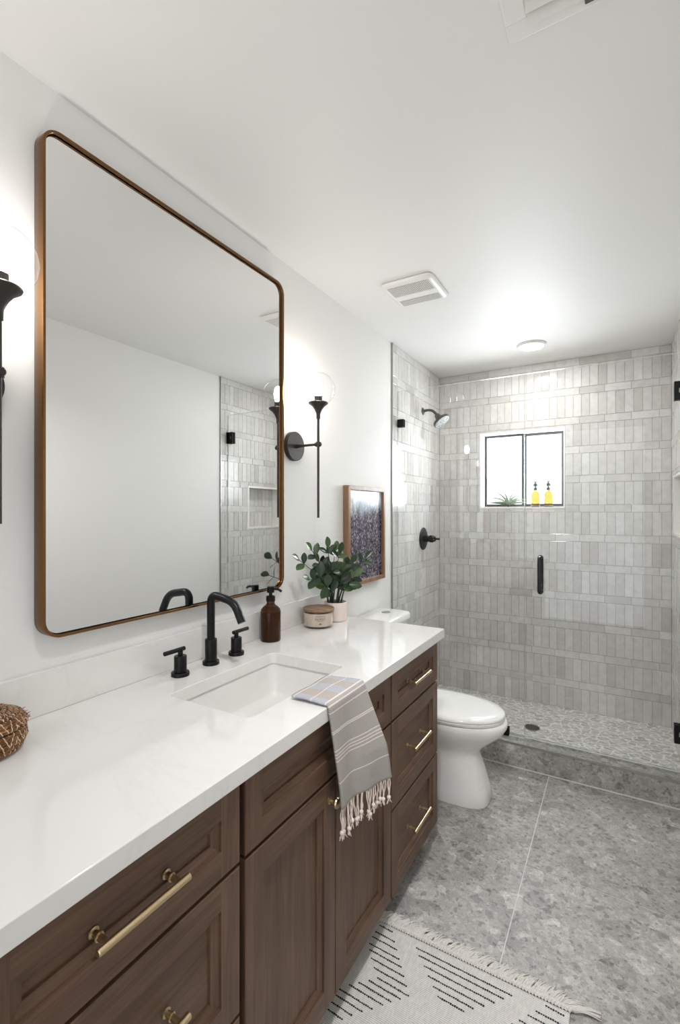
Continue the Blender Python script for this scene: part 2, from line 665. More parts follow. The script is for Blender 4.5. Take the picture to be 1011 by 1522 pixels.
tiles('niche_tile', tile_mesh(lambda u, v, w: (RX + ND - w, u, v), NY0, NY1, NZ0, NZ1, FY - 0.006 - 30 * TW, FY - 0.084 - 30 * TW, (), 14), wr)
# niche lining and pale edge strip
bm = B()
e = 0.012
box(bm, (RX - 0.008, NY0 - e, NZ0 - e), (RX + ND - 0.007, NY0 + 0.002, NZ1 + e))
box(bm, (RX - 0.008, NY1 - 0.002, NZ0 - e), (RX + ND - 0.007, NY1 + e, NZ1 + e))
box(bm, (RX - 0.008, NY0 + 0.002, NZ0 - e), (RX + ND - 0.007, NY1 - 0.002, NZ0 + 0.002))
box(bm, (RX - 0.008, NY0 + 0.002, NZ1 - 0.002), (RX + ND - 0.007, NY1 - 0.002, NZ1 + e))
struct('niche_lining', bm, M['plastic'], wr)
struct('trim_1', bx((0.0, TILE_Y - 0.005, 0.131), (0.009, TILE_Y, H)), M['trim_metal'])
struct('trim_2', bx((RX - 0.009, TILE_Y - 0.005, 0.131), (RX, TILE_Y, H)), M['trim_metal'])

# ------------------------------------------------------------------ setting: window
struct('window_sill', bx((WX0, FY - 0.008, WZ0 - 0.012), (WX1, FY + 0.1, WZ0)), M['plastic'], wf)
bm = B()
for lo, hi in (((WX0, FY - 0.008, WZ0), (WX0 + 0.010, FY + 0.095, WZ1)), ((WX1 - 0.010, FY - 0.008, WZ0), (WX1, FY + 0.095, WZ1)), ((WX0 + 0.01, FY - 0.008, WZ1 - 0.010), (WX1 - 0.01, FY + 0.095, WZ1))):
    box(bm, lo, hi)
struct('window_reveal', bm, M['plastic'], wf)
win = bpy.data.objects.new('window_1', None)
win.location = (0.61, FY + 0.10, WZ0)
COL.objects.link(win)
win['kind'] = 'structure'
M['window_frame'] = simple('dark_window_metal', srgb(34, 38, 44), 0.5, 0.0)
def sash(x0, x1, y, t):
    bm = B()
    z0, z1 = WZ0 + 0.002, WZ1 - 0.008
    box(bm, (x0, y, z0), (x0 + t, y + 0.022, z1))
    box(bm, (x1 - t, y, z0), (x1, y + 0.022, z1))
    box(bm, (x0 + t, y, z0), (x1 - t, y + 0.022, z0 + t))
    box(bm, (x0 + t, y, z1 - t), (x1 - t, y + 0.022, z1))
    return bm
s1 = struct('sash', sash(WX0 + 0.014, 0.618, FY + 0.092, 0.019), M['window_frame'], win, bevel=0.001)
s2 = struct('sash', sash(0.610, WX1 - 0.012, FY + 0.116, 0.021), M['window_frame'], win, bevel=0.001)
M['window_glass'] = thin_glass('window_pane_glass', (0.98, 0.99, 0.99, 1))
struct('pane', bx((WX0 + 0.026, FY + 0.101, WZ0 + 0.014), (0.606, FY + 0.105, WZ1 - 0.02)), M['window_glass'], s1)
struct('pane', bx((0.624, FY + 0.125, WZ0 + 0.016), (WX1 - 0.026, FY + 0.129, WZ1 - 0.022)), M['window_glass'], s2)

# ------------------------------------------------------------------ setting: shower floor and curb
struct('shower_floor', bx((0, 2.83, -0.001), (RX, FY, SHF)), M['mosaic'])
CB0, CB1, CBZ = 2.712, 2.832, 0.131
curb = struct('shower_curb', bx((0, CB0, 0.0), (RX, CB1, CBZ)), M['stone'], bevel=0.0015)
struct('edge_strip', bx((0.0, CB0 - 0.0025, CBZ - 0.009), (RX, CB0 + 0.004, CBZ + 0.0012)), M['trim_metal'], curb)
struct('caulk_line', bx((0.0, CB0 - 0.004, 0), (RX, CB0, 0.005)), M['stone_grout'], curb)

# ------------------------------------------------------------------ vanity cabinet
van = thing('vanity_cabinet', 'long dark-stained wooden bathroom vanity cabinet with brass handles under the white countertop', 'cabinet', (0.28, 1.09, 0.0))
VY0, VY1 = 0.245, 1.917
bm = B()
box(bm, (0.012, VY0, 0.098), (XF - 0.021, VY1 - 0.017, 0.116))
box(bm, (0.012, VY0, 0.116), (0.024, VY1 - 0.017, 0.862))
box(bm, (XF - 0.040, VY0, 0.116), (XF - 0.021, VY1 - 0.017, 0.862))
for y in (VY0, 0.716, 1.441):
    box(bm, (0.024, y, 0.116), (XF - 0.040, y + 0.018, 0.862))
obj('cabinet_body', bm, M['wood_dark'], van)
bm = B()
box(bm, (0.012, VY1 - 0.016, 0.098), (XF - 0.0205, VY1 + 0.002, 0.862))
obj('end_panel', bm, M['wood_v'], van)
bm = B()
box(bm, (0.03, VY0 + 0.005, 0.001), (XF - 0.075, VY1 - 0.004, 0.098))
obj('toe_kick', bm, M['wood_dark'], van)

def panel(y0, y1, z0, z1, rail, grain):
    """framed front with a bevelled step down to a recessed flat centre"""
    bm = B()
    x = XF
    vi = {'v': 0, 'h': 1}
    def q(p, mi):
        f = bm.faces.new([bm.verts.new(t) for t in p])
        f.material_index = mi
    c = 0.0018
    iy0, iy1, iz0, iz1 = y0 + rail, y1 - rail, z0 + rail, z1 - rail
    def rect(d, dx):
        return [(x - dx, iy0 + d, iz0 + d), (x - dx, iy1 - d, iz0 + d), (x - dx, iy1 - d, iz1 - d), (x - dx, iy0 + d, iz1 - d)]
    # stiles and rails, butted; outer arris eased
    q([(x, y0 + c, z0 + c), (x, iy0, z0 + c), (x, iy0, z1 - c), (x, y0 + c, z1 - c)], 0)
    q([(x, iy1, z0 + c), (x, y1 - c, z0 + c), (x, y1 - c, z1 - c), (x, iy1, z1 - c)], 0)
    q([(x, iy0, z0 + c), (x, iy1, z0 + c), (x, iy1, iz0), (x, iy0, iz0)], 1)
    q([(x, iy0, iz1), (x, iy1, iz1), (x, iy1, z1 - c), (x, iy0, z1 - c)], 1)
    o0 = [(x, y0 + c, z0 + c), (x, y1 - c, z0 + c), (x, y1 - c, z1 - c), (x, y0 + c, z1 - c)]
    o1 = [(x - c, y0, z0), (x - c, y1, z0), (x - c, y1, z1), (x - c, y0, z1)]
    o2 = [(x - 0.02, y0, z0), (x - 0.02, y1, z0), (x - 0.02, y1, z1), (x - 0.02, y0, z1)]
    seq = [rect(0, 0), rect(0.0005, 0.0055), rect(0.018, 0.0105), rect(0.0185, 0.0150)]
    for a, b in list(zip(seq[:-1], seq[1:])) + [(o1, o0), (o2, o1)]:
        for i in range(4):
            j = (i + 1) % 4
            q([a[i], a[j], b[j], b[i]], 1 if i in (0, 2) else 0)
    q(seq[-1], vi[grain])
    q(list(reversed(o2)), 0)
    bmesh.ops.remove_doubles(bm, verts=bm.verts, dist=1e-6)
    return bm

def pull(name, yc, zc, parent, L=0.166, posts=0.130):
    bm = B()
    for s in (-1, 1):
        y = yc + s * posts / 2
        lathe(bm, [(0.0085, 0.0), (0.0085, 0.003), (0.0052, 0.0045), (0.0052, 0.012), (0.0072, 0.0125), (0.0072, 0.016), (0.0052, 0.0165), (0.0052, 0.0345)], (XF - 0.0147, y, zc), (1, 0, 0), 20)
    lathe(bm, [(0.0048, 0), (0.0062, 0.0014), (0.0062, L - 0.0014), (0.0048, L)], (XF + 0.024, yc - L / 2, zc), (0, 1, 0), 20)
    return obj(name, bm, M['brass'], parent)

def front(name, y0, y1, z0, z1, rail=0.052, grain='h', handle=None):
    o = obj(name, panel(y0, y1, z0, z1, rail, grain), [M['wood_v'], M['wood_h']], van, angle=20, loc=(XF, (y0 + y1) / 2, (z0 + z1) / 2))
    if handle == 'pull':
        pull('pull_handle', (y0 + y1) / 2, (z0 + z1) / 2, o)
    return o

rowsz = [(0.691, 0.855), (0.391, 0.683), (0.098, 0.383)]
for z0, z1 in rowsz:
    front('drawer', 1.4545, VY1, z0, z1, handle='pull')
for z0, z1 in rowsz:
    front('drawer', 0.249, 0.7165, z0, z1, handle='pull')
front('drawer_front', 0.733, 1.4465, 0.691, 0.855)
def knob(y, z, parent):
    bm = B()
    lathe(bm, [(0.009, 0), (0.009, 0.003), (0.0055, 0.005), (0.005, 0.014), (0.0075, 0.017), (0.0125, 0.020), (0.0140, 0.024), (0.0125, 0.028), (0.006, 0.030)], (XF - 0.0002, y, z), (1, 0, 0), 24)
    obj('door_knob', bm, M['brass'], parent)
d = front('door', 0.733, 1.0865, 0.098, 0.683, 0.055, 'v')
knob(1.056, 0.636, d)
d = front('door', 1.0905, 1.4465, 0.098, 0.683, 0.055, 'v')
knob(1.121, 0.636, d)

# ------------------------------------------------------------------ countertop, backsplash, sink
CT0, CT1, CTX = 0.225, 1.942, 0.585
SX0, SX1, SY0, SY1 = 0.172, 0.461, 0.864, 1.310
scx, scy, shx, shy = (SX0 + SX1) / 2, (SY0 + SY1) / 2, (SX1 - SX0) / 2, (SY1 - SY0) / 2
bm = B()
hole = rrect(scx, scy, shx, shy, 0.022, 6)
def plate(z):
    outer = [bm.verts.new((x, y, z)) for x, y in ((0.0015, CT0), (CTX, CT0), (CTX, CT1), (0.0015, CT1))]
    inner = [bm.verts.new((x, y, z)) for x, y in hole]
    es = [bm.edges.new((L[i], L[(i + 1) % len(L)])) for L in (outer, inner) for i in range(len(L))]
    bmesh.ops.triangle_fill(bm, use_beauty=True, edges=es)
    return outer, inner
o1, i1 = plate(COUNTER)
o0, i0 = plate(COUNTER - 0.037)
for a, b in ((o0, o1), (i0, i1)):
    for k in range(len(a)):
        bm.faces.new((a[k], a[(k + 1) % len(a)], b[(k + 1) % len(b)], b[k]))
ct = obj('countertop', bm, M['quartz'], None, loc=(0.3, 1.08, COUNTER), bevel=0.0022)
setp(ct, 'white quartz countertop slab with a sink cutout lying on the wooden vanity', 'countertop')
bs = obj('backsplash', bx((0.0012, CT0, COUNTER + 0.0003), (0.0165, CT1 - 0.001, COUNTER + 0.105)), M['quartz'], None, loc=(0.009, 1.08, COUNTER), bevel=0.0015)
setp(bs, 'low white quartz backsplash strip along the left wall below the mirror', 'backsplash')
sk = thing('sink', 'white rectangular undermount sink set in the countertop below the black faucet', 'sink', (scx, scy, 0.74))
bm = B()
zt = COUNTER - 0.0375
prof = [(0.028, zt), (0.006, zt), (0.004, zt - 0.012), (-0.003, zt - 0.045), (-0.012, zt - 0.090), (-0.018, zt - 0.100), (-0.030, zt - 0.106), (-0.075, zt - 0.112)]
rs = []
for dlt, z in prof:
    rs.append([(x, y, z) for x, y in rrect(scx, scy, shx + dlt, shy + dlt, max(0.02, 0.028 + dlt), 6)])
rs.append([(x, y, zt - 0.118) for x, y in rrect(scx, scy, 0.022, 0.022, 0.0219, 6)])
rings(bm, rs, False, False)
M['basin'] = simple('white_sink_porcelain', srgb(224, 222, 219), 0.1, var=0.01)
obj('basin', bm, M['basin'], sk, angle=60, solid=0.008)
bm = B()
lathe(bm, [(0.024, 0), (0.024, 0.002), (0.019, 0.0035), (0.017, 0.002), (0.004, 0.0015)], (scx, scy, zt - 0.1185), (0, 0, 1), 28)
obj('drain', bm, M['black'], sk)

# ------------------------------------------------------------------ wall mirror
MY0, MY1, MZ0, MZ1, MR = 0.612, 1.551, 1.084, 2.315, 0.045
mir = thing('wall_mirror', 'large rounded-corner mirror in a thin brushed bronze frame on the left wall above the sink', 'mirror', (0.0, (MY0 + MY1) / 2, MZ0))
myc, mzc, mhy, mhz = (MY0 + MY1) / 2, (MZ0 + MZ1) / 2, (MY1 - MY0) / 2, (MZ1 - MZ0) / 2
def mring(inset, x):
    return [(x, y, z) for y, z in rrect(myc, mzc, mhy - inset, mhz - inset, MR - inset, 8)]
bm = B()
rings(bm, [mring(0.0008, 0.0015), mring(0.0, 0.003), mring(0.0, 0.0395), mring(0.0008, 0.041), mring(0.0062, 0.041), mring(0.007, 0.0402), mring(0.007, 0.0015)], closed=True)
obj('mirror_frame', bm, M['frame_brass'], mir, angle=30)
bm = B()
rings(bm, [mring(0.0068, 0.010), mring(0.0068, 0.0255)])
obj('mirror_backing', bm, M['black'], mir, angle=30)
bm = B()
rings(bm, [mring(0.0096, 0.0256), mring(0.0096, 0.030)])
obj('mirror_glass', bm, M['mirror'], mir, angle=30)

# ------------------------------------------------------------------ sconces
def make_sconce(y, label):
    ZP = 1.672
    X0 = 0.135
    t = thing('wall_sconce', label, 'wall lamp', (0.0, y, ZP), 'globe wall sconces beside the mirror')
    bm = B()
    lathe(bm, [(0.061, 0.001), (0.0625, 0.003), (0.0625, 0.021), (0.061, 0.0225)], (0, y, ZP), (1, 0, 0), 48)
    obj('backplate', bm, M['bronze'], t)
    bm = B()
    lathe(bm, [(0.009, 0.0225), (0.0085, 0.03), (0.0055, 0.055), (0.005, X0 - 0.012)], (0, y, ZP), (1, 0, 0), 20)
    obj('arm', bm, M['bronze'], t)
    bm = B()
    lathe(bm, [(0.0085, X0 - 0.014), (0.0085, X0 + 0.012), (0.006, X0 + 0.014)], (0, y, ZP), (1, 0, 0), 20)
    cyl(bm, (X0, y, ZP - 0.010), (X0, y, ZP + 0.010), 0.0095, seg=20)
    obj('joint', bm, M['bronze'], t)
    bm = B()
    cyl(bm, (X0, y, 1.366), (X0, y, 1.795), 0.0052, seg=16)
    obj('stem', bm, M['bronze'], t)
    bm = B()
    lathe(bm, [(0.0080, 1.778), (0.0085, 1.798), (0.0115, 1.806), (0.0165, 1.817), (0.026, 1.830), (0.040, 1.8405), (0.0415, 1.8445), (0.0395, 1.847), (0.030, 1.8455), (0.012, 1.838)], (X0, y, 0), (0, 0, 1), 40)
    obj('cup', bm, M['bronze'], t)
    bm = B()
    cyl(bm, (X0, y, 1.838), (X0, y, 1.872), 0.0165, 0.0165, seg=28)
    obj('socket', bm, M['bronze'], t)
    bm = B()
    lathe(bm, [(0.011, 1.872), (0.012, 1.880), (0.0165, 1.893), (0.0185, 1.908), (0.0160, 1.924), (0.010, 1.936), (0.003, 1.941)], (X0, y, 0), (0, 0, 1), 24)
    obj('bulb', bm, M['bulb'], t)
    bm = B()
    R, zc = 0.070, 1.902
    prof = []
    a0 = -math.asin((zc - 1.8475) / R)
    for k in range(21):
        a = a0 + (PI / 2 - a0) * k / 20
        prof.append((R * math.cos(a), zc + R * math.sin(a)))
    lathe(bm, prof, (X0, y, 0), (0, 0, 1), 48, cap0=False, cap1=True)
    obj('globe', bm, M['globe'], t, angle=80)
    return t
make_sconce(1.661, 'dark globe wall sconce right of the mirror, above the potted plant')
make_sconce(0.478, 'dark globe wall sconce left of the mirror, cut off by the photo edge')

# ------------------------------------------------------------------ framed picture
PY0, PY1, PZ0, PZ1 = 2.100, 2.540, 1.004, 1.527
pic = thing('framed_picture', 'portrait photograph of dark trees and mist in a slim wooden frame above the toilet', 'picture', (0.0, (PY0 + PY1) / 2, PZ0))
M['oak'] = wood('pale_oak', 2, srgb(120, 88, 64), srgb(150, 114, 84), srgb(172, 136, 104), 0.4)
def fbar(bm, a, b, c, d_):
    """one mitred bar: a, b outer ends; c, d inner ends (y, z)"""
    for i, (pts) in enumerate(((a, b, d_, c),)):
        rings(bm, [[(0.0015, p[0], p[1]) for p in pts], [(0.034, p[0], p[1]) for p in pts]])
fw = 0.022
O = [(PY0, PZ0), (PY1, PZ0), (PY1, PZ1), (PY0, PZ1)]
I = [(PY0 + fw, PZ0 + fw), (PY1 - fw, PZ0 + fw), (PY1 - fw, PZ1 - fw), (PY0 + fw, PZ1 - fw)]
bm = B()
for k in range(4):
    fbar(bm, O[k], O[(k + 1) % 4], I[k], I[(k + 1) % 4])
obj('picture_frame', bm, M['oak'], pic, bevel=0.0015)
n = NT('misty_forest_print')
v = n.coord((1, 1, 1), (0, 0, 0), 'Object')
sep = n.n('ShaderNodeSeparateXYZ')
n.l(v, sep.inputs[0])
zz = sep.outputs[2]
v2 = n.coord((1, 1.0, 0.35))
leaf = n.noise(n.coord((1, 1.0, 0.8)), 95, 6, 0.75)
trunk = n.noise(n.coord((1, 1.0, 0.05)), 26, 3, 0.6, 0.2)
patch = n.noise(v, 13, 3, 0.6)
dark = n.ramp(leaf.outputs['Fac'], [(0.36, srgb(22, 20, 30)), (0.48, srgb(74, 68, 84)), (0.56, srgb(160, 152, 170)), (0.66, srgb(235, 232, 242))])
dark = n.mix(0.6, dark, n.ramp(trunk.outputs['Fac'], [(0.35, grey(130)), (0.55, grey(210)), (0.64, grey(255))]), 'MULTIPLY')
dark = n.mix(0.55, dark, n.ramp(patch.outputs['Fac'], [(0.35, grey(90)), (0.65, grey(255))]), 'MULTIPLY')
sky = n.ramp(n.noise(v2, 9, 4).outputs['Fac'], [(0.35, srgb(170, 190, 214)), (0.6, srgb(236, 244, 252))])
edge = n.math('ADD', zz, n.math('MULTIPLY', n.math('SUBTRACT', n.noise(n.coord((1, 1, 0.4)), 22, 4, 0.6).outputs['Fac'], 0.5), 0.22))
fac = n.ramp(edge, [(0.375, (0, 0, 0, 1)), (0.455, (1, 1, 1, 1))])
n.color(n.mix(fac, dark, sky))
n.set(0.22, 0, 0.4)
M['print'] = n.m
obj('picture_print', bx((0.006, PY0 + fw - 0.002, PZ0 + fw - 0.002), (0.018, PY1 - fw + 0.002, PZ1 - fw + 0.002)), M['print'], pic)

# ------------------------------------------------------------------ toilet
toi = thing('toilet', 'white elongated skirted toilet between the vanity and the shower curb', 'toilet', (0.30, 2.335, 0.0))
TY = 2.335
def egg(xb, xf, w, z, xw=None, n_=48, pb=3.2, pf=2.15):
    """outline with a squarish back and a rounded, longer front"""
    xw = xw if xw is not None else xb + (xf - xb) * 0.45
    out = []
    for k in range(n_):
        a = 2 * PI * k / n_
        c_, s_ = math.cos(a), math.sin(a)
        p = pf if c_ > 0 else pb
        r = (abs(c_) ** p + abs(s_) ** p) ** (-1 / p)
        L = (xf - xw) if c_ > 0 else (xw - xb)
        out.append((xw + L * r * c_, TY + w * r * s_, z))
    return out
bm = B()
secs = [(0.05, 0.683, 0.118, 0.0, 0.50, 3.4), (0.05, 0.686, 0.120, 0.008, 0.50, 3.4), (0.05, 0.676, 0.117, 0.06, 0.49, 3.0), (0.05, 0.652, 0.111, 0.15, 0.47, 2.7),
        (0.05, 0.634, 0.108, 0.205, 0.45, 2.5), (0.05, 0.634, 0.111, 0.232, 0.44, 2.4), (0.05, 0.658, 0.124, 0.262, 0.45, 2.3), (0.05, 0.704, 0.147, 0.298, 0.46, 2.2), (0.05, 0.744, 0.168, 0.334, 0.47, 2.15),
        (0.05, 0.760, 0.179, 0.362, 0.47, 2.15), (0.05, 0.762, 0.182, 0.380, 0.47, 2.15), (0.05, 0.755, 0.178, 0.3925, 0.47, 2.15), (0.05, 0.740, 0.165, 0.394, 0.47, 2.15)]
rings(bm, [egg(a, b, w, z, xw, pf=pf) for a, b, w, z, xw, pf in secs])
obj('toilet_bowl', bm, M['porcelain'], toi, angle=60)
bm = B()
rings(bm, [egg(0.275, 0.742, 0.176, 0.3945, 0.47), egg(0.272, 0.749, 0.181, 0.398, 0.47), egg(0.272, 0.750, 0.182, 0.408, 0.47), egg(0.275, 0.745, 0.178, 0.411, 0.47)])
obj('toilet_seat', bm, M['plastic'], toi, angle=50)
M['seat'] = simple('smooth_white_seat', srgb(240, 239, 237), 0.12, var=0.01)
bm = B()
rings(bm, [egg(0.262, 0.742, 0.175, 0.4125, 0.46), egg(0.256, 0.750, 0.182, 0.415, 0.46), egg(0.256, 0.750, 0.182, 0.421, 0.46), egg(0.262, 0.744, 0.177, 0.4275, 0.46), egg(0.30, 0.70, 0.145, 0.4325, 0.46), egg(0.38, 0.60, 0.08, 0.434, 0.46), egg(0.44, 0.50, 0.02, 0.4345, 0.46)])
obj('toilet_lid', bm, M['seat'], toi, angle=60)
for s in (-1, 1):
    bm = B()
    cyl(bm, (0.262, TY + s * 0.075 - 0.02, 0.412), (0.262, TY + s * 0.075 + 0.02, 0.412), 0.011, seg=16)
    obj('lid_hinge', bm, M['plastic'], toi)
def trect(hx, hy, z, r=0.035, bow=0.018):
    out = []
    for x, y in rrect(0.0, 0.0, hx, hy, r, 6):
        k = bow * (1 - (y / hy) ** 2) if x > 0 else 0
        out.append((0.012 + hx + x + k, TY + y, z))
    return out
bm = B()
rings(bm, [trect(0.070, 0.165, 0.360), trect(0.080, 0.185, 0.395), trect(0.085, 0.192, 0.50), trect(0.087, 0.194, 0.790)])
obj('toilet_tank', bm, M['porcelain'], toi, angle=50)
bm = B()
rings(bm, [trect(0.090, 0.198, 0.7905), trect(0.093, 0.202, 0.794), trect(0.093, 0.202, 0.819), trect(0.090, 0.198, 0.827), trect(0.078, 0.184, 0.830)])
obj('tank_lid', bm, M['porcelain'], toi, angle=50)
bm = B()
lathe(bm, [(0.024, 0.8302), (0.024, 0.833), (0.021, 0.8345), (0.0205, 0.8335), (0.002, 0.8335)], (0.095, TY + 0.08, 0), (0, 0, 1), 28)
obj('flush_button', bm, M['steel'], toi)

# ------------------------------------------------------------------ shower glass
GY0, GY1, GT = 2.786, 2.796, 2.155
def pane(x0, x1, z0, z1):
    bm = B()
    fs = box(bm, (x0, GY0, z0), (x1, GY1, z1))
    for f in fs:
        f.normal_update()
        f.material_index = 0 if abs(f.normal.y) > 0.9 else 1
    return bm
pan = thing('shower_screen', 'fixed clear glass shower panel clamped to the left tiled wall', 'glass panel', (0.38, GY0, CBZ))
obj('glass_pane', pane(0.0075, 0.764, CBZ + 0.0015, GT), [M['glass'], M['glass_edge']], pan)
def clamp(lo, hi, parent, name='glass_clamp'):
    return obj(name, bx(lo, hi), M['black'], parent, bevel=0.002)
for z in (1.951, 0.42):
    clamp((0.0070, GY0 - 0.009, z - 0.025), (0.050, GY0 - 0.0003, z + 0.025), pan)
    clamp((0.0070, GY1 + 0.0003, z - 0.025), (0.050, GY1 + 0.009, z + 0.025), pan)
clamp((0.635, GY0 - 0.010, CBZ + 0.0015), (0.685, GY0 - 0.0003, CBZ + 0.046), pan)
clamp((0.635, GY1 + 0.0003, CBZ + 0.0015), (0.685, GY1 + 0.010, CBZ + 0.046), pan)
door = thing('shower_door', 'frameless glass shower door with black hinges and a black handle', 'glass door', (1.13, GY0, CBZ))
obj('glass_pane', pane(0.768, 1.492, CBZ + 0.010, GT), [M['glass'], M['glass_edge']], door)
for z in (1.972, 0.325):
    bm = B()
    box(bm, (1.447, GY0 - 0.011, z - 0.045), (1.4955, GY0 - 0.0003, z + 0.045))
    box(bm, (1.447, GY1 + 0.0003, z - 0.045), (1.4955, GY1 + 0.011, z + 0.045))
    cyl(bm, (1.4955, GY0 + 0.005, z - 0.030), (1.4955, GY0 + 0.005, z + 0.030), 0.006)
    box(bm, (1.4955, GY0 - 0.022, z - 0.045), (1.5025, GY1 + 0.022, z + 0.045))
    h_ = obj('door_hinge', bm, M['black'], door, bevel=0.0012)
    bm = B()
    box(bm, (1.466, GY0 - 0.0118, z - 0.010), (1.469, GY0 - 0.0108, z + 0.010))
    obj('hinge_mark', bm, M['steel'], h_)
hx_, hz0, hz1 = 0.848, 0.955, 1.140
for s, yy in ((-1, GY0), (1, GY1)):
    bm = B()
    yo = yy + s * 0.036
    pts = fillet([(hx_, yy + s * 0.0004, hz0), (hx_, yo, hz0), (hx_, yo, hz1), (hx_, yy + s * 0.0004, hz1)], 0.016, 6)
    tube(bm, pts, 0.0105, 18)
    for z in (hz0, hz1):
        cyl(bm, (hx_, yy + s * 0.0003, z), (hx_, yy + s * 0.004, z), 0.0145)
    obj('door_handle', bm, M['gloss_black'], door)

# ------------------------------------------------------------------ shower fittings
SHY = 3.235
sh = thing('showerhead', 'round black shower head on a short curved arm high on the left shower wall', 'shower head', (0.0065, SHY, 2.112))
bm = B()
lathe(bm, [(0.026, 0.0068), (0.026, 0.010), (0.020, 0.014), (0.011, 0.016)], (0, SHY, 2.112), (1, 0, 0), 28)
obj('wall_flange', bm, M['bronze'], sh)
bm = B()
arm = spline([(0.012, SHY, 2.112), (0.045, SHY, 2.116), (0.078, SHY, 2.108), (0.100, SHY, 2.088), (0.112, SHY, 2.070)], 6)
tube(bm, arm, 0.0095, 14)
obj('shower_arm', bm, M['bronze'], sh)
ax = Vector((0.62, -0.10, -0.78)).normalized()
p0 = Vector((0.110, SHY, 2.073))
bm = B()
lathe(bm, [(0.012, -0.004), (0.0185, 0.000), (0.0195, 0.012), (0.026, 0.022), (0.029, 0.036), (0.056, 0.046), (0.0605, 0.051), (0.0605, 0.064), (0.058, 0.066)], p0, ax, 40)
obj('spray_head', bm, M['bronze'], sh)
n = NT('nozzle_face')
vo = n.n('ShaderNodeTexVoronoi')
vo.inputs['Scale'].default_value = 75
n.l(n.coord(), vo.inputs['Vector'])
n.color(n.ramp(vo.outputs['Distance'], [(0.34, grey(40)), (0.46, grey(150))]))
n.set(0.5, 0.0)
M['nozzles'] = n.m
bm = B()
lathe(bm, [(0.0555, 0.0655), (0.0555, 0.0680), (0.020, 0.0690), (0.002, 0.0690)], p0, ax, 40)
obj('nozzle_plate', bm, M['nozzles'], sh)

va = thing('shower_valve', 'black round shower valve with a lever on the left shower wall below the shower head', 'shower valve', (0.0065, 3.243, 1.199))
vy, vz = 3.243, 1.199
bm = B()
lathe(bm, [(0.080, 0.0068), (0.080, 0.010), (0.076, 0.013), (0.030, 0.015)], (0, vy, vz), (1, 0, 0), 48)
obj('escutcheon', bm, M['black'], va)
bm = B()
lathe(bm, [(0.024, 0.014), (0.0245, 0.045), (0.021, 0.048), (0.021, 0.056), (0.0265, 0.058), (0.0265, 0.078), (0.022, 0.082), (0.018, 0.096), (0.012, 0.099)], (0, vy, vz), (1, 0, 0), 32)
obj('valve_body', bm, M['black'], va)
bm = B()
lathe(bm, [(0.0065, 0.097), (0.0060, 0.112), (0.0075, 0.118), (0.0075, 0.126), (0.004, 0.129)], (0, vy, vz), (1, 0, 0), 16)
cyl(bm, (0.088, vy, vz), (0.093, vy - 0.052, vz - 0.008), 0.0065, 0.0055)
obj('valve_lever', bm, M['black'], va)

dr = thing('shower_drain', 'round dark metal drain grate in the mosaic shower floor', 'drain', (0.749, 3.175, SHF))
bm = B()
lathe(bm, [(0.048, 0.0003), (0.048, 0.002), (0.043, 0.0028), (0.0425, 0.001), (0.002, 0.001)], (0.749, 3.175, SHF), (0, 0, 1), 36)
obj('drain_ring', bm, M['steel'], dr)
n = NT('drain_holes')
vo = n.n('ShaderNodeTexVoronoi')
vo.inputs['Scale'].default_value = 95
vo.inputs['Randomness'].default_value = 0.25
n.l(n.coord(), vo.inputs['Vector'])
n.color(n.ramp(vo.outputs['Distance'], [(0.42, grey(20)), (0.5, grey(120))]))
n.set(0.4, 0.7)
bm = B()
lathe(bm, [(0.042, 0.0012), (0.042, 0.0018), (0.001, 0.0019)], (0.749, 3.175, SHF), (0, 0, 1), 36)
obj('drain_grate', bm, n.m, dr)

# ------------------------------------------------------------------ ceiling fittings
lt = thing('ceiling_light', 'small round lit ceiling light above the shower', 'ceiling light', (0.745, 3.178, H))
bm = B()
lathe(bm, [(0.088, -0.0004), (0.088, -0.004), (0.080, -0.013), (0.070, -0.014), (0.069, -0.008)], (0.745, 3.178, H), (0, 0, 1), 48, cap0=True, cap1=False)
obj('trim_ring', bm, M['plastic'], lt)
bm = B()
lathe(bm, [(0.0695, -0.009), (0.0695, -0.0142), (0.045, -0.0168), (0.001, -0.0175)], (0.745, 3.178, H), (0, 0, 1), 40)
obj('diffuser', bm, M['disc'], lt)

FX0, FX1, FY0_, FY1_ = 0.263, 0.513, 1.978, 2.245
fan = thing('exhaust_fan', 'white slotted bathroom exhaust fan grille on the ceiling', 'exhaust fan', ((FX0 + FX1) / 2, (FY0_ + FY1_) / 2, H))
M['vent_dark'] = simple('vent_shadow_grey', srgb(78, 75, 72), 0.7)
fcx, fcy = (FX0 + FX1) / 2, (FY0_ + FY1_) / 2
bm = B()
def fr(dx, z, r=0.03):
    return [(x, y, z) for x, y in rrect(fcx, fcy, 0.125 - dx, 0.133 - dx, r, 5)]
rings(bm, [fr(0.004, H - 0.0004), fr(0.0, H - 0.004), fr(0.004, H - 0.012), fr(0.016, H - 0.018, 0.022), fr(0.022, H - 0.019, 0.018)])
obj('fan_cover', bm, M['plastic'], fan)
bands = [(FY0_ + 0.030, FY0_ + 0.082), (FY0_ + 0.086, FY0_ + 0.125), (FY0_ + 0.178, FY0_ + 0.236)]
for b0, b1 in bands:
    bm = B()
    box(bm, (FX0 + 0.026, b0, H - 0.0196), (FX1 - 0.026, b1, H - 0.0190))
    o = obj('slot_backing', bm, M['vent_dark'], fan)
    bm = B()
    N = 27
    for k in range(N + 1):
        x = FX0 + 0.026 + (0.198 - 0.0034) * k / N
        box(bm, (x, b0 - 0.001, H - 0.0222), (x + 0.0036, b1 + 0.001, H - 0.0197))
    obj('slot_bars', bm, M['plastic'], o)

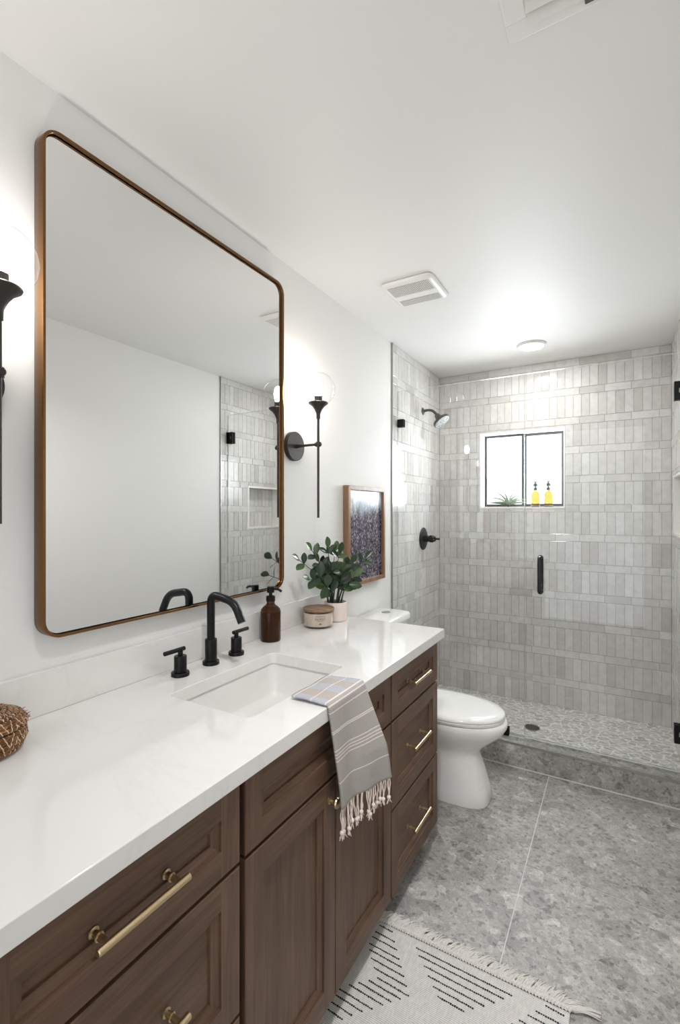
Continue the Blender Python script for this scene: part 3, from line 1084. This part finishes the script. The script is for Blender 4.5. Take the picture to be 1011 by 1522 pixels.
VX0, VX1, VV0, VV1 = 1.003, 1.360, 0.750, 1.108
vent = thing('ceiling_register', 'white ceiling air register with louvers at the top edge of the photo', 'air vent', ((VX0 + VX1) / 2, (VV0 + VV1) / 2, H))
bm = B()
b = 0.045
for lo, hi in (((VX0, VV0), (VX1, VV0 + b)), ((VX0, VV1 - b), (VX1, VV1)), ((VX0, VV0 + b), (VX0 + b, VV1 - b)), ((VX1 - b, VV0 + b), (VX1, VV1 - b))):
    box(bm, (lo[0], lo[1], H - 0.007), (hi[0], hi[1], H - 0.0004))
obj('register_frame', bm, M['plastic'], vent, bevel=0.003)
bm = B()
for k in range(9):
    y = VV0 + b + 0.012 + k * 0.0305
    rings(bm, [[(VX0 + b, y, H - 0.002), (VX0 + b, y + 0.002, H - 0.002), (VX0 + b, y + 0.024, H - 0.016), (VX0 + b, y + 0.022, H - 0.016)],
               [(VX1 - b, y, H - 0.002), (VX1 - b, y + 0.002, H - 0.002), (VX1 - b, y + 0.024, H - 0.016), (VX1 - b, y + 0.022, H - 0.016)]])
obj('louvers', bm, M['plastic'], vent)
obj('duct_back', bx((VX0 + b, VV0 + b, H - 0.0012), (VX1 - b, VV1 - b, H - 0.0004)), M['vent_dark'], vent)
bm = B()
box(bm, (1.155, VV1 - 0.042, H - 0.016), (1.175, VV1 - 0.020, H - 0.0065))
obj('damper_lever', bm, M['vent_dark'], vent, bevel=0.002)

# ------------------------------------------------------------------ faucet set
FX, FYC = 0.080, 1.110
fa = thing('faucet', 'matte black gooseneck faucet spout behind the sink', 'faucet', (FX, FYC, COUNTER))
bm = B()
lathe(bm, [(0.0265, 0.0004), (0.0265, 0.010), (0.0255, 0.0115), (0.0190, 0.0120), (0.0190, 0.080), (0.0180, 0.0815), (0.0130, 0.0820)], (FX, FYC, COUNTER), (0, 0, 1), 36)
obj('faucet_base', bm, M['black'], fa)
bm = B()
pts = fillet([(FX, FYC, COUNTER + 0.080), (FX, FYC, COUNTER + 0.226), (FX + 0.100, FYC, COUNTER + 0.209), (FX + 0.132, FYC, COUNTER + 0.148)], 0.031, 10)
tube(bm, pts, 0.0128, 20)
obj('spout', bm, M['black'], fa)
def handle_tap(y, s, label):
    t = thing('basin_tap', label, 'tap', (FX, y, COUNTER), 'black lever taps beside the spout')
    bm = B()
    lathe(bm, [(0.0265, 0.0004), (0.0265, 0.010), (0.0255, 0.0115), (0.0185, 0.0120), (0.0185, 0.058), (0.0175, 0.0595), (0.0075, 0.060), (0.0075, 0.078)], (FX, y, COUNTER), (0, 0, 1), 32)
    obj('handle_base', bm, M['black'], t)
    bm = B()
    lathe(bm, [(0.0052, 0), (0.0065, 0.0012), (0.0065, 0.0738), (0.0052, 0.075)], (FX, y - s * 0.016, COUNTER + 0.078), (0, s, 0), 18)
    obj('lever', bm, M['black'], t)
handle_tap(0.986, -1, 'matte black tap handle left of the spout, near the woven basket')
handle_tap(1.228, 1, 'matte black tap handle right of the spout, beside the amber bottle')

# ------------------------------------------------------------------ amber soap bottle
n = NT('amber_glass')
n.color(srgb(116, 62, 16))
n.set(0.05, 0, 0.5, 0.85, 1.3)
M['amber'] = n.m
M['soap'] = simple('dark_amber_soap', srgb(44, 22, 8), 0.3)
bo = thing('soap_dispenser', 'amber glass pump bottle with a black top on the countertop behind the sink', 'soap bottle', (0.068, 1.430, COUNTER))
bm = B()
br = 0.0385
lathe(bm, [(br - 0.005, 0.0006), (br - 0.001, 0.002), (br, 0.006), (br, 0.112), (br - 0.003, 0.121), (br - 0.011, 0.130), (br - 0.020, 0.136), (0.0155, 0.141), (0.0150, 0.152)], (0.068, 1.430, COUNTER), (0, 0, 1), 40)
obj('bottle', bm, M['amber'], bo, angle=60)
bm = B()
lathe(bm, [(br - 0.006, 0.004), (br - 0.004, 0.008), (br - 0.004, 0.112), (0.001, 0.1125)], (0.068, 1.430, COUNTER), (0, 0, 1), 40)
obj('liquid_soap', bm, M['soap'], bo)
bm = B()
c = (0.068, 1.430, COUNTER)
lathe(bm, [(0.0175, 0.150), (0.0175, 0.168), (0.0150, 0.170), (0.0065, 0.171), (0.0065, 0.182), (0.0140, 0.183), (0.0140, 0.204), (0.0125, 0.206)], c, (0, 0, 1), 28)
tube(bm, spline([(0.076, 1.431, COUNTER + 0.197), (0.100, 1.433, COUNTER + 0.197), (0.116, 1.435, COUNTER + 0.190)], 5), [0.0048] * 10 + [0.0042], 12)
obj('pump', bm, M['black'], bo)

# ------------------------------------------------------------------ candle jar
cx_, cy_, cr = 0.103, 1.712, 0.066
ca = thing('candle', 'pale glass jar candle with a wooden lid beside the plant pot', 'candle', (cx_, cy_, COUNTER))
M['jar'] = thin_glass('candle_jar_glass', (0.95, 0.97, 0.97, 1), 1.3)
M['wax'] = simple('beige_wax', srgb(206, 186, 170), 0.45, var=0.03)
M['lidwood'] = wood('pale_lid_wood', 0, srgb(128, 98, 72), srgb(160, 126, 94), srgb(184, 150, 116), 0.5, 0.7)
bm = B()
lathe(bm, [(cr - 0.012, 0.0005), (cr - 0.007, 0.0008), (cr - 0.003, 0.004), (cr, 0.070), (cr - 0.001, 0.0715)], (cx_, cy_, COUNTER), (0, 0, 1), 48)
obj('glass_jar', bm, M['jar'], ca, angle=60)
bm = B()
lathe(bm, [(cr - 0.010, 0.0075), (cr - 0.0062, 0.009), (cr - 0.0035, 0.062), (0.001, 0.0625)], (cx_, cy_, COUNTER), (0, 0, 1), 48)
wx = obj('wax', bm, M['wax'], ca, angle=60)
bm = B()
lathe(bm, [(cr - 0.001, 0.0705), (cr + 0.0015, 0.072), (cr + 0.0015, 0.079), (cr, 0.0805), (0.001, 0.081)], (cx_, cy_, COUNTER), (0, 0, 1), 48)
obj('wooden_lid', bm, M['lidwood'], ca)
M['ink'] = simple('brown_ink', srgb(96, 76, 66), 0.6)
def text_verts(txt, size):
    cu = bpy.data.curves.new('lettering', 'FONT')
    cu.body = txt
    cu.size = size
    cu.align_x = 'CENTER'
    cu.resolution_u = 2
    o = bpy.data.objects.new('lettering', cu)
    COL.objects.link(o)
    dg = bpy.context.evaluated_depsgraph_get()
    me = bpy.data.meshes.new_from_object(o.evaluated_get(dg))
    vs = [tuple(v.co) for v in me.vertices]
    ps = [tuple(p.vertices) for p in me.polygons]
    bpy.data.objects.remove(o)
    bpy.data.curves.remove(cu)
    bpy.data.meshes.remove(me)
    return vs, ps
bm = B()
ang0 = math.radians(-50)
rl = cr + 0.0006
def wrap(u, v):
    a = ang0 + u / rl
    r = rl - 0.003 * (1 - (v - 0.004) / 0.066)
    return (cx_ + r * math.cos(a), cy_ + r * math.sin(a), COUNTER + v)
for txt, size, v0 in (('CHESAPEAKE BAY', 0.0062, 0.052), ('BALANCE', 0.0105, 0.0395), ('+ HARMONY +', 0.0058, 0.0335)):
    vs, ps = text_verts(txt, size)
    nv = [bm.verts.new(wrap(x, v0 + y)) for x, y, z in vs]
    for p in ps:
        try:
            bm.faces.new([nv[i] for i in p])
        except ValueError:
            pass
# leaf rosette mark under the lettering
for k in range(7):
    a = PI * (0.06 + 0.88 * k / 6)
    d = (math.cos(a), math.sin(a))
    nrm = (-d[1], d[0])
    pts = [(0.0012 * d[0], 0.0012 * d[1]), (0.0045 * d[0] + 0.0011 * nrm[0], 0.0045 * d[1] + 0.0011 * nrm[1]), (0.0075 * d[0], 0.0075 * d[1]), (0.0045 * d[0] - 0.0011 * nrm[0], 0.0045 * d[1] - 0.0011 * nrm[1])]
    bm.faces.new([bm.verts.new(wrap(x, 0.0195 + y)) for x, y in pts])
obj('label_print', bm, M['ink'], ca)

# ------------------------------------------------------------------ potted plant
pcx, pcy, pr = 0.105, 1.850, 0.052
pl = thing('potted_plant', 'green leafy plant in a pale pink ceramic pot on the far end of the countertop', 'plant', (pcx, pcy, COUNTER))
M['pot'] = simple('pale_pink_ceramic', srgb(224, 209, 201), 0.35, var=0.02)
M['soil'] = simple('dark_soil', srgb(48, 36, 28), 0.9, bump=0.6, scale=160)
n = NT('waxy_leaf')
at = n.n('ShaderNodeAttribute', attribute_name='tone')
n.color(n.ramp(at.outputs['Fac'], [(0.0, srgb(20, 38, 20)), (0.5, srgb(36, 64, 28)), (1.0, srgb(78, 100, 60))]))
n.set(0.28, 0, 0.5)
M['leaf'] = n.m
M['stalk'] = simple('dark_green_stalk', srgb(40, 54, 30), 0.45)
bm = B()
lathe(bm, [(pr - 0.006, 0.0005), (pr - 0.002, 0.002), (pr, 0.008), (pr + 0.0005, 0.083), (pr - 0.0005, 0.0845), (pr - 0.004, 0.084), (pr - 0.005, 0.070), (0.001, 0.070)], (pcx, pcy, COUNTER), (0, 0, 1), 44)
obj('plant_pot', bm, M['pot'], pl, angle=50)
bm = B()
lathe(bm, [(pr - 0.006, 0.0705), (pr - 0.006, 0.0735), (0.02, 0.0765), (0.001, 0.077)], (pcx, pcy, COUNTER), (0, 0, 1), 32)
obj('soil', bm, M['soil'], pl)
rl_ = random.Random(5)
def leaf(bm, tone, base, direction, normal, L, Wd, tv):
    d = Vector(direction).normalized()
    nn = Vector(normal)
    nn = (nn - d * nn.dot(d)).normalized()
    s = d.cross(nn).normalized()
    prof = [(0.0, 0.05), (0.10, 0.34), (0.25, 0.72), (0.45, 0.98), (0.62, 1.0), (0.80, 0.76), (0.92, 0.42), (1.0, 0.03)]
    prev = None
    for t, w in prof:
        c = base + d * (L * t) - nn * (0.10 * L * t * t)
        row = [bm.verts.new(c + s * (Wd * w * q) + nn * (0.20 * Wd * w * (q * q))) for q in (-1, -0.5, 0, 0.5, 1)]
        if prev:
            for i in range(4):
                f = bm.faces.new((prev[i], prev[i + 1], row[i + 1], row[i]))
                for lp in f.loops:
                    lp[tone] = (tv, tv, tv, 1)
        prev = row
tips = [(0.10, 1.575, 1.195), (0.075, 1.705, 1.222), (0.10, 1.795, 1.228), (0.06, 1.925, 1.205), (0.135, 1.940, 1.150), (0.20, 1.955, 1.172), (0.135, 1.600, 1.118), (0.175, 1.900, 1.095), (0.150, 1.735, 1.150), (0.170, 1.800, 1.135), (0.055, 1.790, 1.165), (0.12, 1.86, 1.20)]
for ti, tp in enumerate(tips):
    tp = Vector(tp)
    a0 = rl_.uniform(0, 2 * PI)
    b0 = Vector((pcx + 0.024 * math.cos(a0), pcy + 0.6 * (tp.y - pcy) * 0.12 + 0.02 * math.sin(a0), COUNTER + 0.073))
    midp = b0.lerp(tp, 0.5) + Vector((0, -(tp.y - pcy) * 0.16, 0.02))
    path = spline([b0, b0.lerp(midp, 0.5) + Vector((0, -(tp.y - pcy) * 0.06, 0.012)), midp, tp], 5)
    bm = B()
    N = len(path)
    tube(bm, path, [0.0042 - 0.0029 * i / (N - 1) for i in range(N)], 8)
    st = obj('stalk', bm, M['stalk'], pl)
    bm = B()
    tone = bm.loops.layers.float_color.new('tone')
    kk = 4 if ti % 2 else 3
    for i in range(kk):
        f = 0.46 + 0.50 * i / (kk - 1)
        j = int(f * (N - 1))
        p = path[j]
        t = (path[min(j + 1, N - 1)] - path[max(j - 1, 0)]).normalized()
        side = t.cross(Vector((0.75, -0.6, 0.25))).normalized()
        for s in (-1, 1):
            d = t * rl_.uniform(0.55, 0.95) + side * s + Vector((0.75, -0.45, 0.2)) * rl_.uniform(-0.3, 0.45)
            L = rl_.uniform(0.056, 0.074) * (1 - 0.2 * (i == kk - 1))
            e_ = p + d.normalized() * L
            if e_.x < 0.012:
                d.x += (0.03 - e_.x) / L
            leaf(bm, tone, p, d, Vector((0.7, -0.5, 0.6)) + Vector((rl_.uniform(-.4, .4), rl_.uniform(-.4, .4), rl_.uniform(-.4, .4))), L, L * rl_.uniform(0.24, 0.29), rl_.uniform(0, 1) ** 1.6)
    leaf(bm, tone, path[-1], (path[-1] - path[-2]) + Vector((0.002, -0.001, 0)), Vector((0.7, -0.5, 0.6)), 0.056, 0.0145, rl_.uniform(0.2, 1))
    for v_ in bm.verts:
        v_.co.x = max(v_.co.x, 0.006)
    obj('leaves', bm, M['leaf'], st, angle=80)

# ------------------------------------------------------------------ woven basket on the near end of the counter
bk = thing('woven_basket', 'small round brown woven basket with lid at the left end of the countertop', 'basket', (0.10, 0.46, COUNTER))
n = NT('woven_grass')
v = n.coord((1, 1, 1))
sepb = n.n('ShaderNodeSeparateXYZ')
n.l(v, sepb.inputs[0])
an = n.math('ARCTAN2', sepb.outputs[1], sepb.outputs[0])
fib = n.noise(n.coord((60, 60, 420)), 1.0, 4, 0.7)
brown = n.ramp(fib.outputs['Fac'], [(0.3, srgb(52, 32, 18)), (0.48, srgb(100, 66, 36)), (0.62, srgb(142, 100, 58)), (0.75, srgb(196, 170, 134))])
zig = n.math('PINGPONG', n.math('MULTIPLY', an, 4.4), 1.0)
zv = n.math('MULTIPLY', sepb.outputs[2], 26.0)
dd = n.math('ABSOLUTE', n.math('SUBTRACT', n.math('PINGPONG', n.math('ADD', zv, zig), 0.65), 0.33))
zmask = n.ramp(dd, [(0.035, (1, 1, 1, 1)), (0.07, (0, 0, 0, 1))])
n.color(n.mix(zmask, brown, srgb(214, 190, 166)))
n.set(0.7, 0, 0.3)
n.bump(fib.outputs['Fac'], 0.5, 0.004)
M['woven'] = n.m
def coil(bm, prof, nturn, rad):
    """stack of coils following a radius profile"""
    for k in range(nturn):
        t = k / (nturn - 1)
        x = t * (len(prof) - 1)
        i = min(int(x), len(prof) - 2)
        r = prof[i][0] + (prof[i + 1][0] - prof[i][0]) * (x - i)
        z = prof[i][1] + (prof[i + 1][1] - prof[i][1]) * (x - i)
        rs = []
        for a in range(48):
            an_ = 2 * PI * a / 48
            rr_ = rad * (1 + 0.08 * math.sin(an_ * 21 + k))
            rs.append([(0.10 + (r + rr_ * math.cos(b_)) * math.cos(an_), 0.46 + (r + rr_ * math.cos(b_)) * math.sin(an_), z + rr_ * math.sin(b_)) for b_ in [2 * PI * q / 8 for q in range(8)]])
        rings(bm, rs, closed=True)
bm = B()
coil(bm, [(0.052, COUNTER + 0.0058), (0.070, COUNTER + 0.012), (0.0765, COUNTER + 0.028), (0.0745, COUNTER + 0.044)], 7, 0.0052)
lathe(bm, [(0.052, 0.002), (0.070, 0.012), (0.0755, 0.028), (0.0735, 0.046)], (0.10, 0.46, COUNTER), (0, 0, 1), 40)
obj('basket_body', bm, M['woven'], bk, angle=70)
bm = B()
coil(bm, [(0.0765, COUNTER + 0.0565), (0.068, COUNTER + 0.068), (0.050, COUNTER + 0.077), (0.028, COUNTER + 0.082), (0.006, COUNTER + 0.083)], 9, 0.0054)
lathe(bm, [(0.0755, 0.053), (0.066, 0.069), (0.048, 0.078), (0.001, 0.084)], (0.10, 0.46, COUNTER), (0, 0, 1), 40)
ld = obj('basket_lid', bm, M['woven'], bk, angle=70)
bm = B()
rb = random.Random(3)
for k in range(90):
    a = rb.uniform(0, 2 * PI)
    z = COUNTER + rb.uniform(0.049, 0.060)
    b0 = Vector((0.10 + 0.074 * math.cos(a), 0.46 + 0.074 * math.sin(a), z))
    a2 = a + rb.uniform(-0.12, 0.12)
    q = Vector((0.10 + 0.0855 * math.cos(a2), 0.46 + 0.0855 * math.sin(a2), z + rb.uniform(-0.002, 0.010)))
    tube(bm, [b0, b0.lerp(q, 0.5) + Vector((0, 0, 0.002)), q], [0.0012, 0.001, 0.0004], 5)
obj('straw_fringe', bm, M['woven'], ld)

# ------------------------------------------------------------------ towel over the counter edge
n = NT('striped_cotton')
uv = n.n('ShaderNodeUVMap')
su = n.n('ShaderNodeSeparateXYZ')
n.l(uv.outputs[0], su.inputs[0])
U_, V_ = su.outputs[0], su.outputs[1]
CREAM, GREY = srgb(224, 213, 205), srgb(172, 167, 161)
st = [(0.0, GREY)]
def stripe(a, b):
    st.append((a, CREAM)); st.append((b, GREY))
for a, b in ((0.016, 0.028), (0.165, 0.172), (0.292, 0.302), (0.322, 0.330), (0.365, 0.373), (0.487, 0.493), (0.500, 0.506), (0.612, 0.619), (0.634, 0.641), (0.656, 0.663), (0.678, 0.685), (0.820, 0.828)):
    stripe(a, b)
base = n.ramp(V_, st, 'CONSTANT')
# faint blue and tan checks woven into the folded top
chk = n.ramp(n.math('PINGPONG', n.math('MULTIPLY', U_, 4.2), 1.0), [(0.0, srgb(180, 181, 190)), (0.45, srgb(181, 181, 188)), (0.55, srgb(182, 172, 164)), (1.0, srgb(182, 173, 165))])
topm = n.ramp(V_, [(0.0, (1, 1, 1, 1)), (0.30, (0, 0, 0, 1))], 'CONSTANT')
grm = n.ramp(V_, [(p, (1, 1, 1, 1) if c_ == GREY else (0, 0, 0, 1)) for p, c_ in st], 'CONSTANT')
tt = n.math('MULTIPLY', topm, grm)
weave = n.noise(n.coord((1, 1, 1)), 520, 2)
cc = n.mix(tt, base, chk)
cc = n.mix(0.35, cc, n.ramp(weave.outputs['Fac'], [(0.35, grey(190)), (0.65, grey(255))]), 'MULTIPLY')
n.color(cc)
n.set(0.9, 0, 0.1)
n.bump(weave.outputs['Fac'], 0.15, 0.001)
M['towel'] = n.m
M['cotton'] = simple('cream_cotton_thread', srgb(226, 212, 202), 0.9, var=0.05)
tw = thing('hand_towel', 'grey striped cotton hand towel with tasselled end hanging over the counter edge', 'towel', (0.56, 1.10, COUNTER))
NS, NTt = 24, 60
TE = CTX + 0.0065
def towel_pt(s, t):
    """s across (0 near .. 1 far), t along from the folded back edge down to the hem"""
    top = 0.30
    ya = 1.004 + 0.178 * s
    yb = 1.006 + 0.192 * s
    if t < top:
        k = t / top
        x = 0.478 + (TE - 0.010 - 0.478) * k
        y = ya + (yb - ya) * k
        z = COUNTER + 0.0085 + 0.004 * math.sin(PI * k) * (0.4 + 0.6 * math.sin(PI * s)) + 0.0012 * math.sin(9 * s + 5 * k)
        return Vector((x, y, z))
    if t < top + 0.04:
        a = (t - top) / 0.04 * PI / 2
        return Vector((TE - 0.010 + 0.010 * math.sin(a), yb, COUNTER + 0.0085 - 0.010 + 0.010 * math.cos(a)))
    k = (t - top - 0.04) / (1 - top - 0.04)
    z0 = COUNTER - 0.0015
    z1 = 0.633 - 0.010 * s
    y = yb + (1.044 + 0.216 * s - yb) * k
    fold = max(0.0, s - 0.36)
    x = TE + 0.0125 * min(1, k * 1.25) + fold * 0.065 * min(1, k * 1.6) + 0.003 * math.sin(s * 11 + k * 2.0) * k
    return Vector((x, y, z0 + (z1 - z0) * k))
bm = B()
uvl = bm.loops.layers.uv.new('UVMap')
gr = [[bm.verts.new(towel_pt(i / NS, j / NTt)) for i in range(NS + 1)] for j in range(NTt + 1)]
for j in range(NTt):
    for i in range(NS):
        f = bm.faces.new((gr[j][i], gr[j][i + 1], gr[j + 1][i + 1], gr[j + 1][i]))
        for lp, (ii, jj) in zip(f.loops, ((i, j), (i + 1, j), (i + 1, j + 1), (i, j + 1))):
            lp[uvl].uv = (ii / NS, jj / NTt)
ob = obj('towel_cloth', bm, M['towel'], tw, angle=80)
sm = ob.modifiers.new('thickness', 'SOLIDIFY')
sm.thickness = 0.006
sm.offset = 0
rt = random.Random(9)
for k in range(14):
    s = (k + 0.5) / 14
    p = towel_pt(s, 1.0)
    L = 0.050 + 0.022 * rt.random() - 0.004 * s
    bm = B()
    q = p + Vector((rt.uniform(-.004, .008), rt.uniform(-0.010, 0.010), -L))
    for m_ in range(4):
        a = PI / 2 * m_ + rt.random()
        o_ = Vector((0.0022 * math.cos(a), 0.0034 * math.sin(a), 0))
        w_ = Vector((rt.uniform(-.003, .003), rt.uniform(-.004, .004), 0))
        tube(bm, spline([p + o_ + Vector((0, 0, 0.002)), p.lerp(q, 0.35) + o_ + w_, p.lerp(q, 0.7) + o_ * 0.9 - w_ * 0.5, q + o_ * 0.3], 4), 0.00125, 6)
    lathe(bm, [(0.001, -0.007), (0.0052, -0.003), (0.0058, 0.0), (0.0044, 0.005), (0.001, 0.006)], q, (0, 0, -1), 10)
    for m_ in range(7):
        e_ = q + Vector((rt.uniform(-.006, .006), rt.uniform(-.009, .009), rt.uniform(-0.020, -0.010)))
        tube(bm, [q, q.lerp(e_, 0.5) + Vector((0, 0, -0.001)), e_], [0.0016, 0.0013, 0.0007], 5)
    obj('tassel', bm, M['cotton'], tw, angle=80)

# ------------------------------------------------------------------ rug
rg = thing('rug', 'flat-woven cream rug with dark dash pattern and a fringe beside the vanity', 'rug', (0.80, 1.0, 0.0))
n = NT('cream_weave')
wv = n.n('ShaderNodeTexWave', bands_direction='Y')
wv.inputs['Scale'].default_value = 62
wv.inputs['Distortion'].default_value = 0.6
wv.inputs['Detail'].default_value = 1
n.l(n.coord(), wv.inputs['Vector'])
t = n.noise(n.coord((200, 60, 60)), 1.0, 3)
c = n.ramp(wv.outputs['Fac'], [(0.1, srgb(200, 196, 192)), (0.6, srgb(232, 228, 224))])
n.color(n.mix(0.5, c, n.ramp(t.outputs['Fac'], [(0.3, grey(215)), (0.7, grey(255))]), 'MULTIPLY'))
n.set(0.92, 0, 0.1)
n.bump(wv.outputs['Fac'], 0.4, 0.002)
M['rug'] = n.m
M['rug_dark'] = simple('charcoal_yarn', srgb(44, 43, 46), 0.9, var=0.25, scale=300)
M['rug_fringe'] = simple('natural_cotton_fringe', srgb(216, 212, 206), 0.92, var=0.08, scale=200)
RX0, RX1, RY0, RY1, RZ = 0.498, 1.100, 0.55, 1.452, 0.008
bm = B()
box(bm, (RX0, RY0, 0.0006), (RX1, RY1, RZ))
obj('rug_body', bm, M['rug'], rg, bevel=0.003)
half = [(0.525, 1.436, 0.575), (0.524, 1.407, 0.596), (0.524, 1.385, 0.614), (0.526, 1.359, 0.632), (0.536, 1.339, 0.648), (0.553, 1.316, 0.666), (0.574, 1.293, 0.684), (0.597, 1.270, 0.700),
        (0.579, 1.250, 0.683), (0.556, 1.230, 0.663), (0.535, 1.210, 0.647), (0.517, 1.185, 0.626), (0.517, 1.165, 0.605), (0.515, 1.142, 0.585), (0.512, 1.120, 0.568)]
centre = [(0.661, 1.420, 0.954), (0.678, 1.399, 0.935), (0.703, 1.375, 0.915), (0.725, 1.351, 0.892), (0.748, 1.329, 0.868), (0.769, 1.308, 0.848)]
dash = list(half) + list(centre)
for a, y, b_ in half:
    dash.append((1.613 - b_, y, min(1.613 - a, RX1 - 0.008)))
for a, y, b_ in centre:
    dash.append((a, 2.275 - y, b_))
bm = B()
rr = random.Random(4)
for a, y, b_ in dash:
    nseg = max(4, int((b_ - a) / 0.006))
    for k in range(nseg):
        x0 = a + (b_ - a) * k / nseg
        x1 = a + (b_ - a) * (k + 0.80) / nseg
        hh = 0.0020 + rr.uniform(-0.0006, 0.0006)
        yo = rr.uniform(-0.0006, 0.0006) - 0.003 * (k / nseg)
        box(bm, (x0, y - hh + yo, RZ - 0.0005), (x1, y + hh + yo, RZ + 0.0008 + rr.uniform(0, 0.0004)))
obj('dash_pattern', bm, M['rug_dark'], rg)
bm = B()
for k in range(70):
    x = RX0 + 0.004 + (RX1 - RX0 - 0.002) * k / 69
    for s in (0, PI):
        pass
    p = Vector((x, RY1 + 0.004, 0.0085))
    pts = [p + Vector((-0.006, -0.004, 0)), p + Vector((0, 0.001, 0.005)), p + Vector((0.007, 0.007, 0.001)), p + Vector((0.010, 0.012, -0.004))]
    tube(bm, spline(pts, 4), 0.0042, 7)
obj('braided_edge', bm, M['rug_fringe'], rg, angle=80)
bm = B()
rf = random.Random(12)
for k in range(150):
    x = RX0 + 0.004 + (RX1 - RX0 + 0.004) * k / 149
    Ls = 0.040 + rf.uniform(-0.008, 0.010)
    tail = max(0.0, (k - 138) / 11)
    lean = 0.016 + rf.uniform(-0.008, 0.016) + 0.045 * tail
    for m_ in range(4):
        o_ = Vector((rf.uniform(-.004, .004), 0, rf.uniform(-.001, .004)))
        p = Vector((x, RY1 + 0.006, 0.0080)) + o_
        q = Vector((x + lean + rf.uniform(-.007, .007), RY1 + 0.006 + Ls * (1 - 0.35 * tail) + rf.uniform(-.008, .008), 0.0026 + rf.uniform(0, .006)))
        mid = p.lerp(q, 0.55) + Vector((rf.uniform(-.003, .003), 0, 0.0065))
        tube(bm, spline([p, mid, q], 4), [0.0019] * 8 + [0.0012], 5)
fo = obj('fringe', bm, M['rug_fringe'], rg, angle=80)
fo['kind'] = 'stuff'

# ------------------------------------------------------------------ window ledge: air plant and two yellow bottles
ap = thing('air_plant', 'spiky grey-green air plant on the window ledge', 'plant', (0.512, FY + 0.048, WZ0))
M['airleaf'] = simple('silvery_green_leaf', srgb(150, 166, 142), 0.5, var=0.2, scale=60)
M['airdark'] = simple('plant_heart', srgb(74, 84, 66), 0.6)
bm = B()
lathe(bm, [(0.006, 0.0006), (0.014, 0.006), (0.016, 0.018), (0.010, 0.030), (0.003, 0.036)], (0.512, FY + 0.048, WZ0), (0, 0, 1), 16)
obj('plant_heart', bm, M['airdark'], ap)
ra = random.Random(21)
lv = [(0.135, 172, 0.030), (0.120, 160, 0.060), (0.150, 140, 0.085), (0.150, 118, 0.075), (0.120, 95, 0.050), (0.130, 76, 0.055), (0.120, 62, 0.070), (0.130, 44, 0.085), (0.135, 30, 0.070), (0.130, 14, 0.045), (0.110, 4, 0.020), (0.105, 178, 0.015), (0.10, 110, 0.05)]
for L, deg, droop in lv:
    a = math.radians(deg)
    yv = ra.uniform(-0.22, 0.12)
    d = Vector((math.cos(a), yv, math.sin(a))).normalized()
    c0 = Vector((0.512, FY + 0.048, WZ0 + 0.022))
    out_ = math.copysign(1.0, math.cos(a))
    pts = []
    for k in range(11):
        t = k / 10
        p = c0 + d * (L * t) + Vector((out_ * 0.022 * t * t, 0, 0.012 * t - droop * t * t * 0.75))
        p.z = max(p.z, WZ0 + 0.004)
        p.y = min(max(p.y, FY + 0.006), FY + 0.082)
        p.x = min(max(p.x, WX0 + 0.016), 0.655)
        pts.append(p)
    bm = B()
    prev = None
    for k, p in enumerate(pts):
        w = 0.0088 * (1 - (k / 10) ** 1.6) + 0.0006
        tg = (pts[min(k + 1, 10)] - pts[max(k - 1, 0)]).normalized()
        sd = tg.cross(Vector((0, 1, 0)))
        sd = (sd.normalized() * 0.85 + Vector((0, 0.5, 0))).normalized()
        row = [bm.verts.new(p + sd * w), bm.verts.new(p + Vector((0, 0.0025, 0))), bm.verts.new(p - sd * w)]
        for v_ in row:
            v_.co.z = max(v_.co.z, WZ0 + 0.002)
        if prev:
            for i in range(2):
                bm.faces.new((prev[i], prev[i + 1], row[i + 1], row[i]))
        prev = row
    obj('leaf', bm, M['airleaf'], ap, angle=80, solid=0.0012)
n = NT('yellow_soap_glass')
n.color((0.050, 0.041, 0.0055, 1))
n.set(0.10, 0, 0.5, 0.94, 1.12)
M['yellow'] = n.m
M['pump_dark'] = simple('dark_pump_plastic', srgb(40, 42, 44), 0.4)
M['coaster'] = simple('brown_label_band', srgb(150, 112, 56), 0.5)
def ledge_bottle(x, label):
    t = thing('soap_dispenser', label, 'soap bottle', (x, FY + 0.050, WZ0), 'yellow pump bottles on the window ledge')
    c = (x, FY + 0.050, WZ0)
    bm = B()
    lathe(bm, [(0.026, 0.0006), (0.0290, 0.004), (0.0295, 0.010), (0.0295, 0.080), (0.0275, 0.095), (0.020, 0.107), (0.0115, 0.113), (0.0110, 0.122)], c, (0, 0, 1), 28)
    obj('bottle', bm, M['yellow'], t, angle=60)
    bm = B()
    lathe(bm, [(0.0298, 0.004), (0.0300, 0.006), (0.0300, 0.012), (0.0298, 0.014)], c, (0, 0, 1), 28, cap0=False, cap1=False)
    obj('base_band', bm, M['coaster'], t)
    bm = B()
    lathe(bm, [(0.0125, 0.120), (0.0135, 0.124), (0.0135, 0.136), (0.0060, 0.139), (0.0060, 0.146), (0.0150, 0.148), (0.0150, 0.166), (0.0080, 0.170), (0.0080, 0.176), (0.0110, 0.178), (0.0110, 0.183)], c, (0, 0, 1), 20)
    cyl(bm, (x, FY + 0.050, WZ0 + 0.172), (x + 0.004, FY + 0.016, WZ0 + 0.168), 0.0050, 0.0042, seg=12)
    obj('pump', bm, M['pump_dark'], t)
ledge_bottle(0.701, 'yellow pump bottle on the window ledge, the one nearer the air plant')
ledge_bottle(0.787, 'yellow pump bottle on the window ledge, the one farther from the air plant')
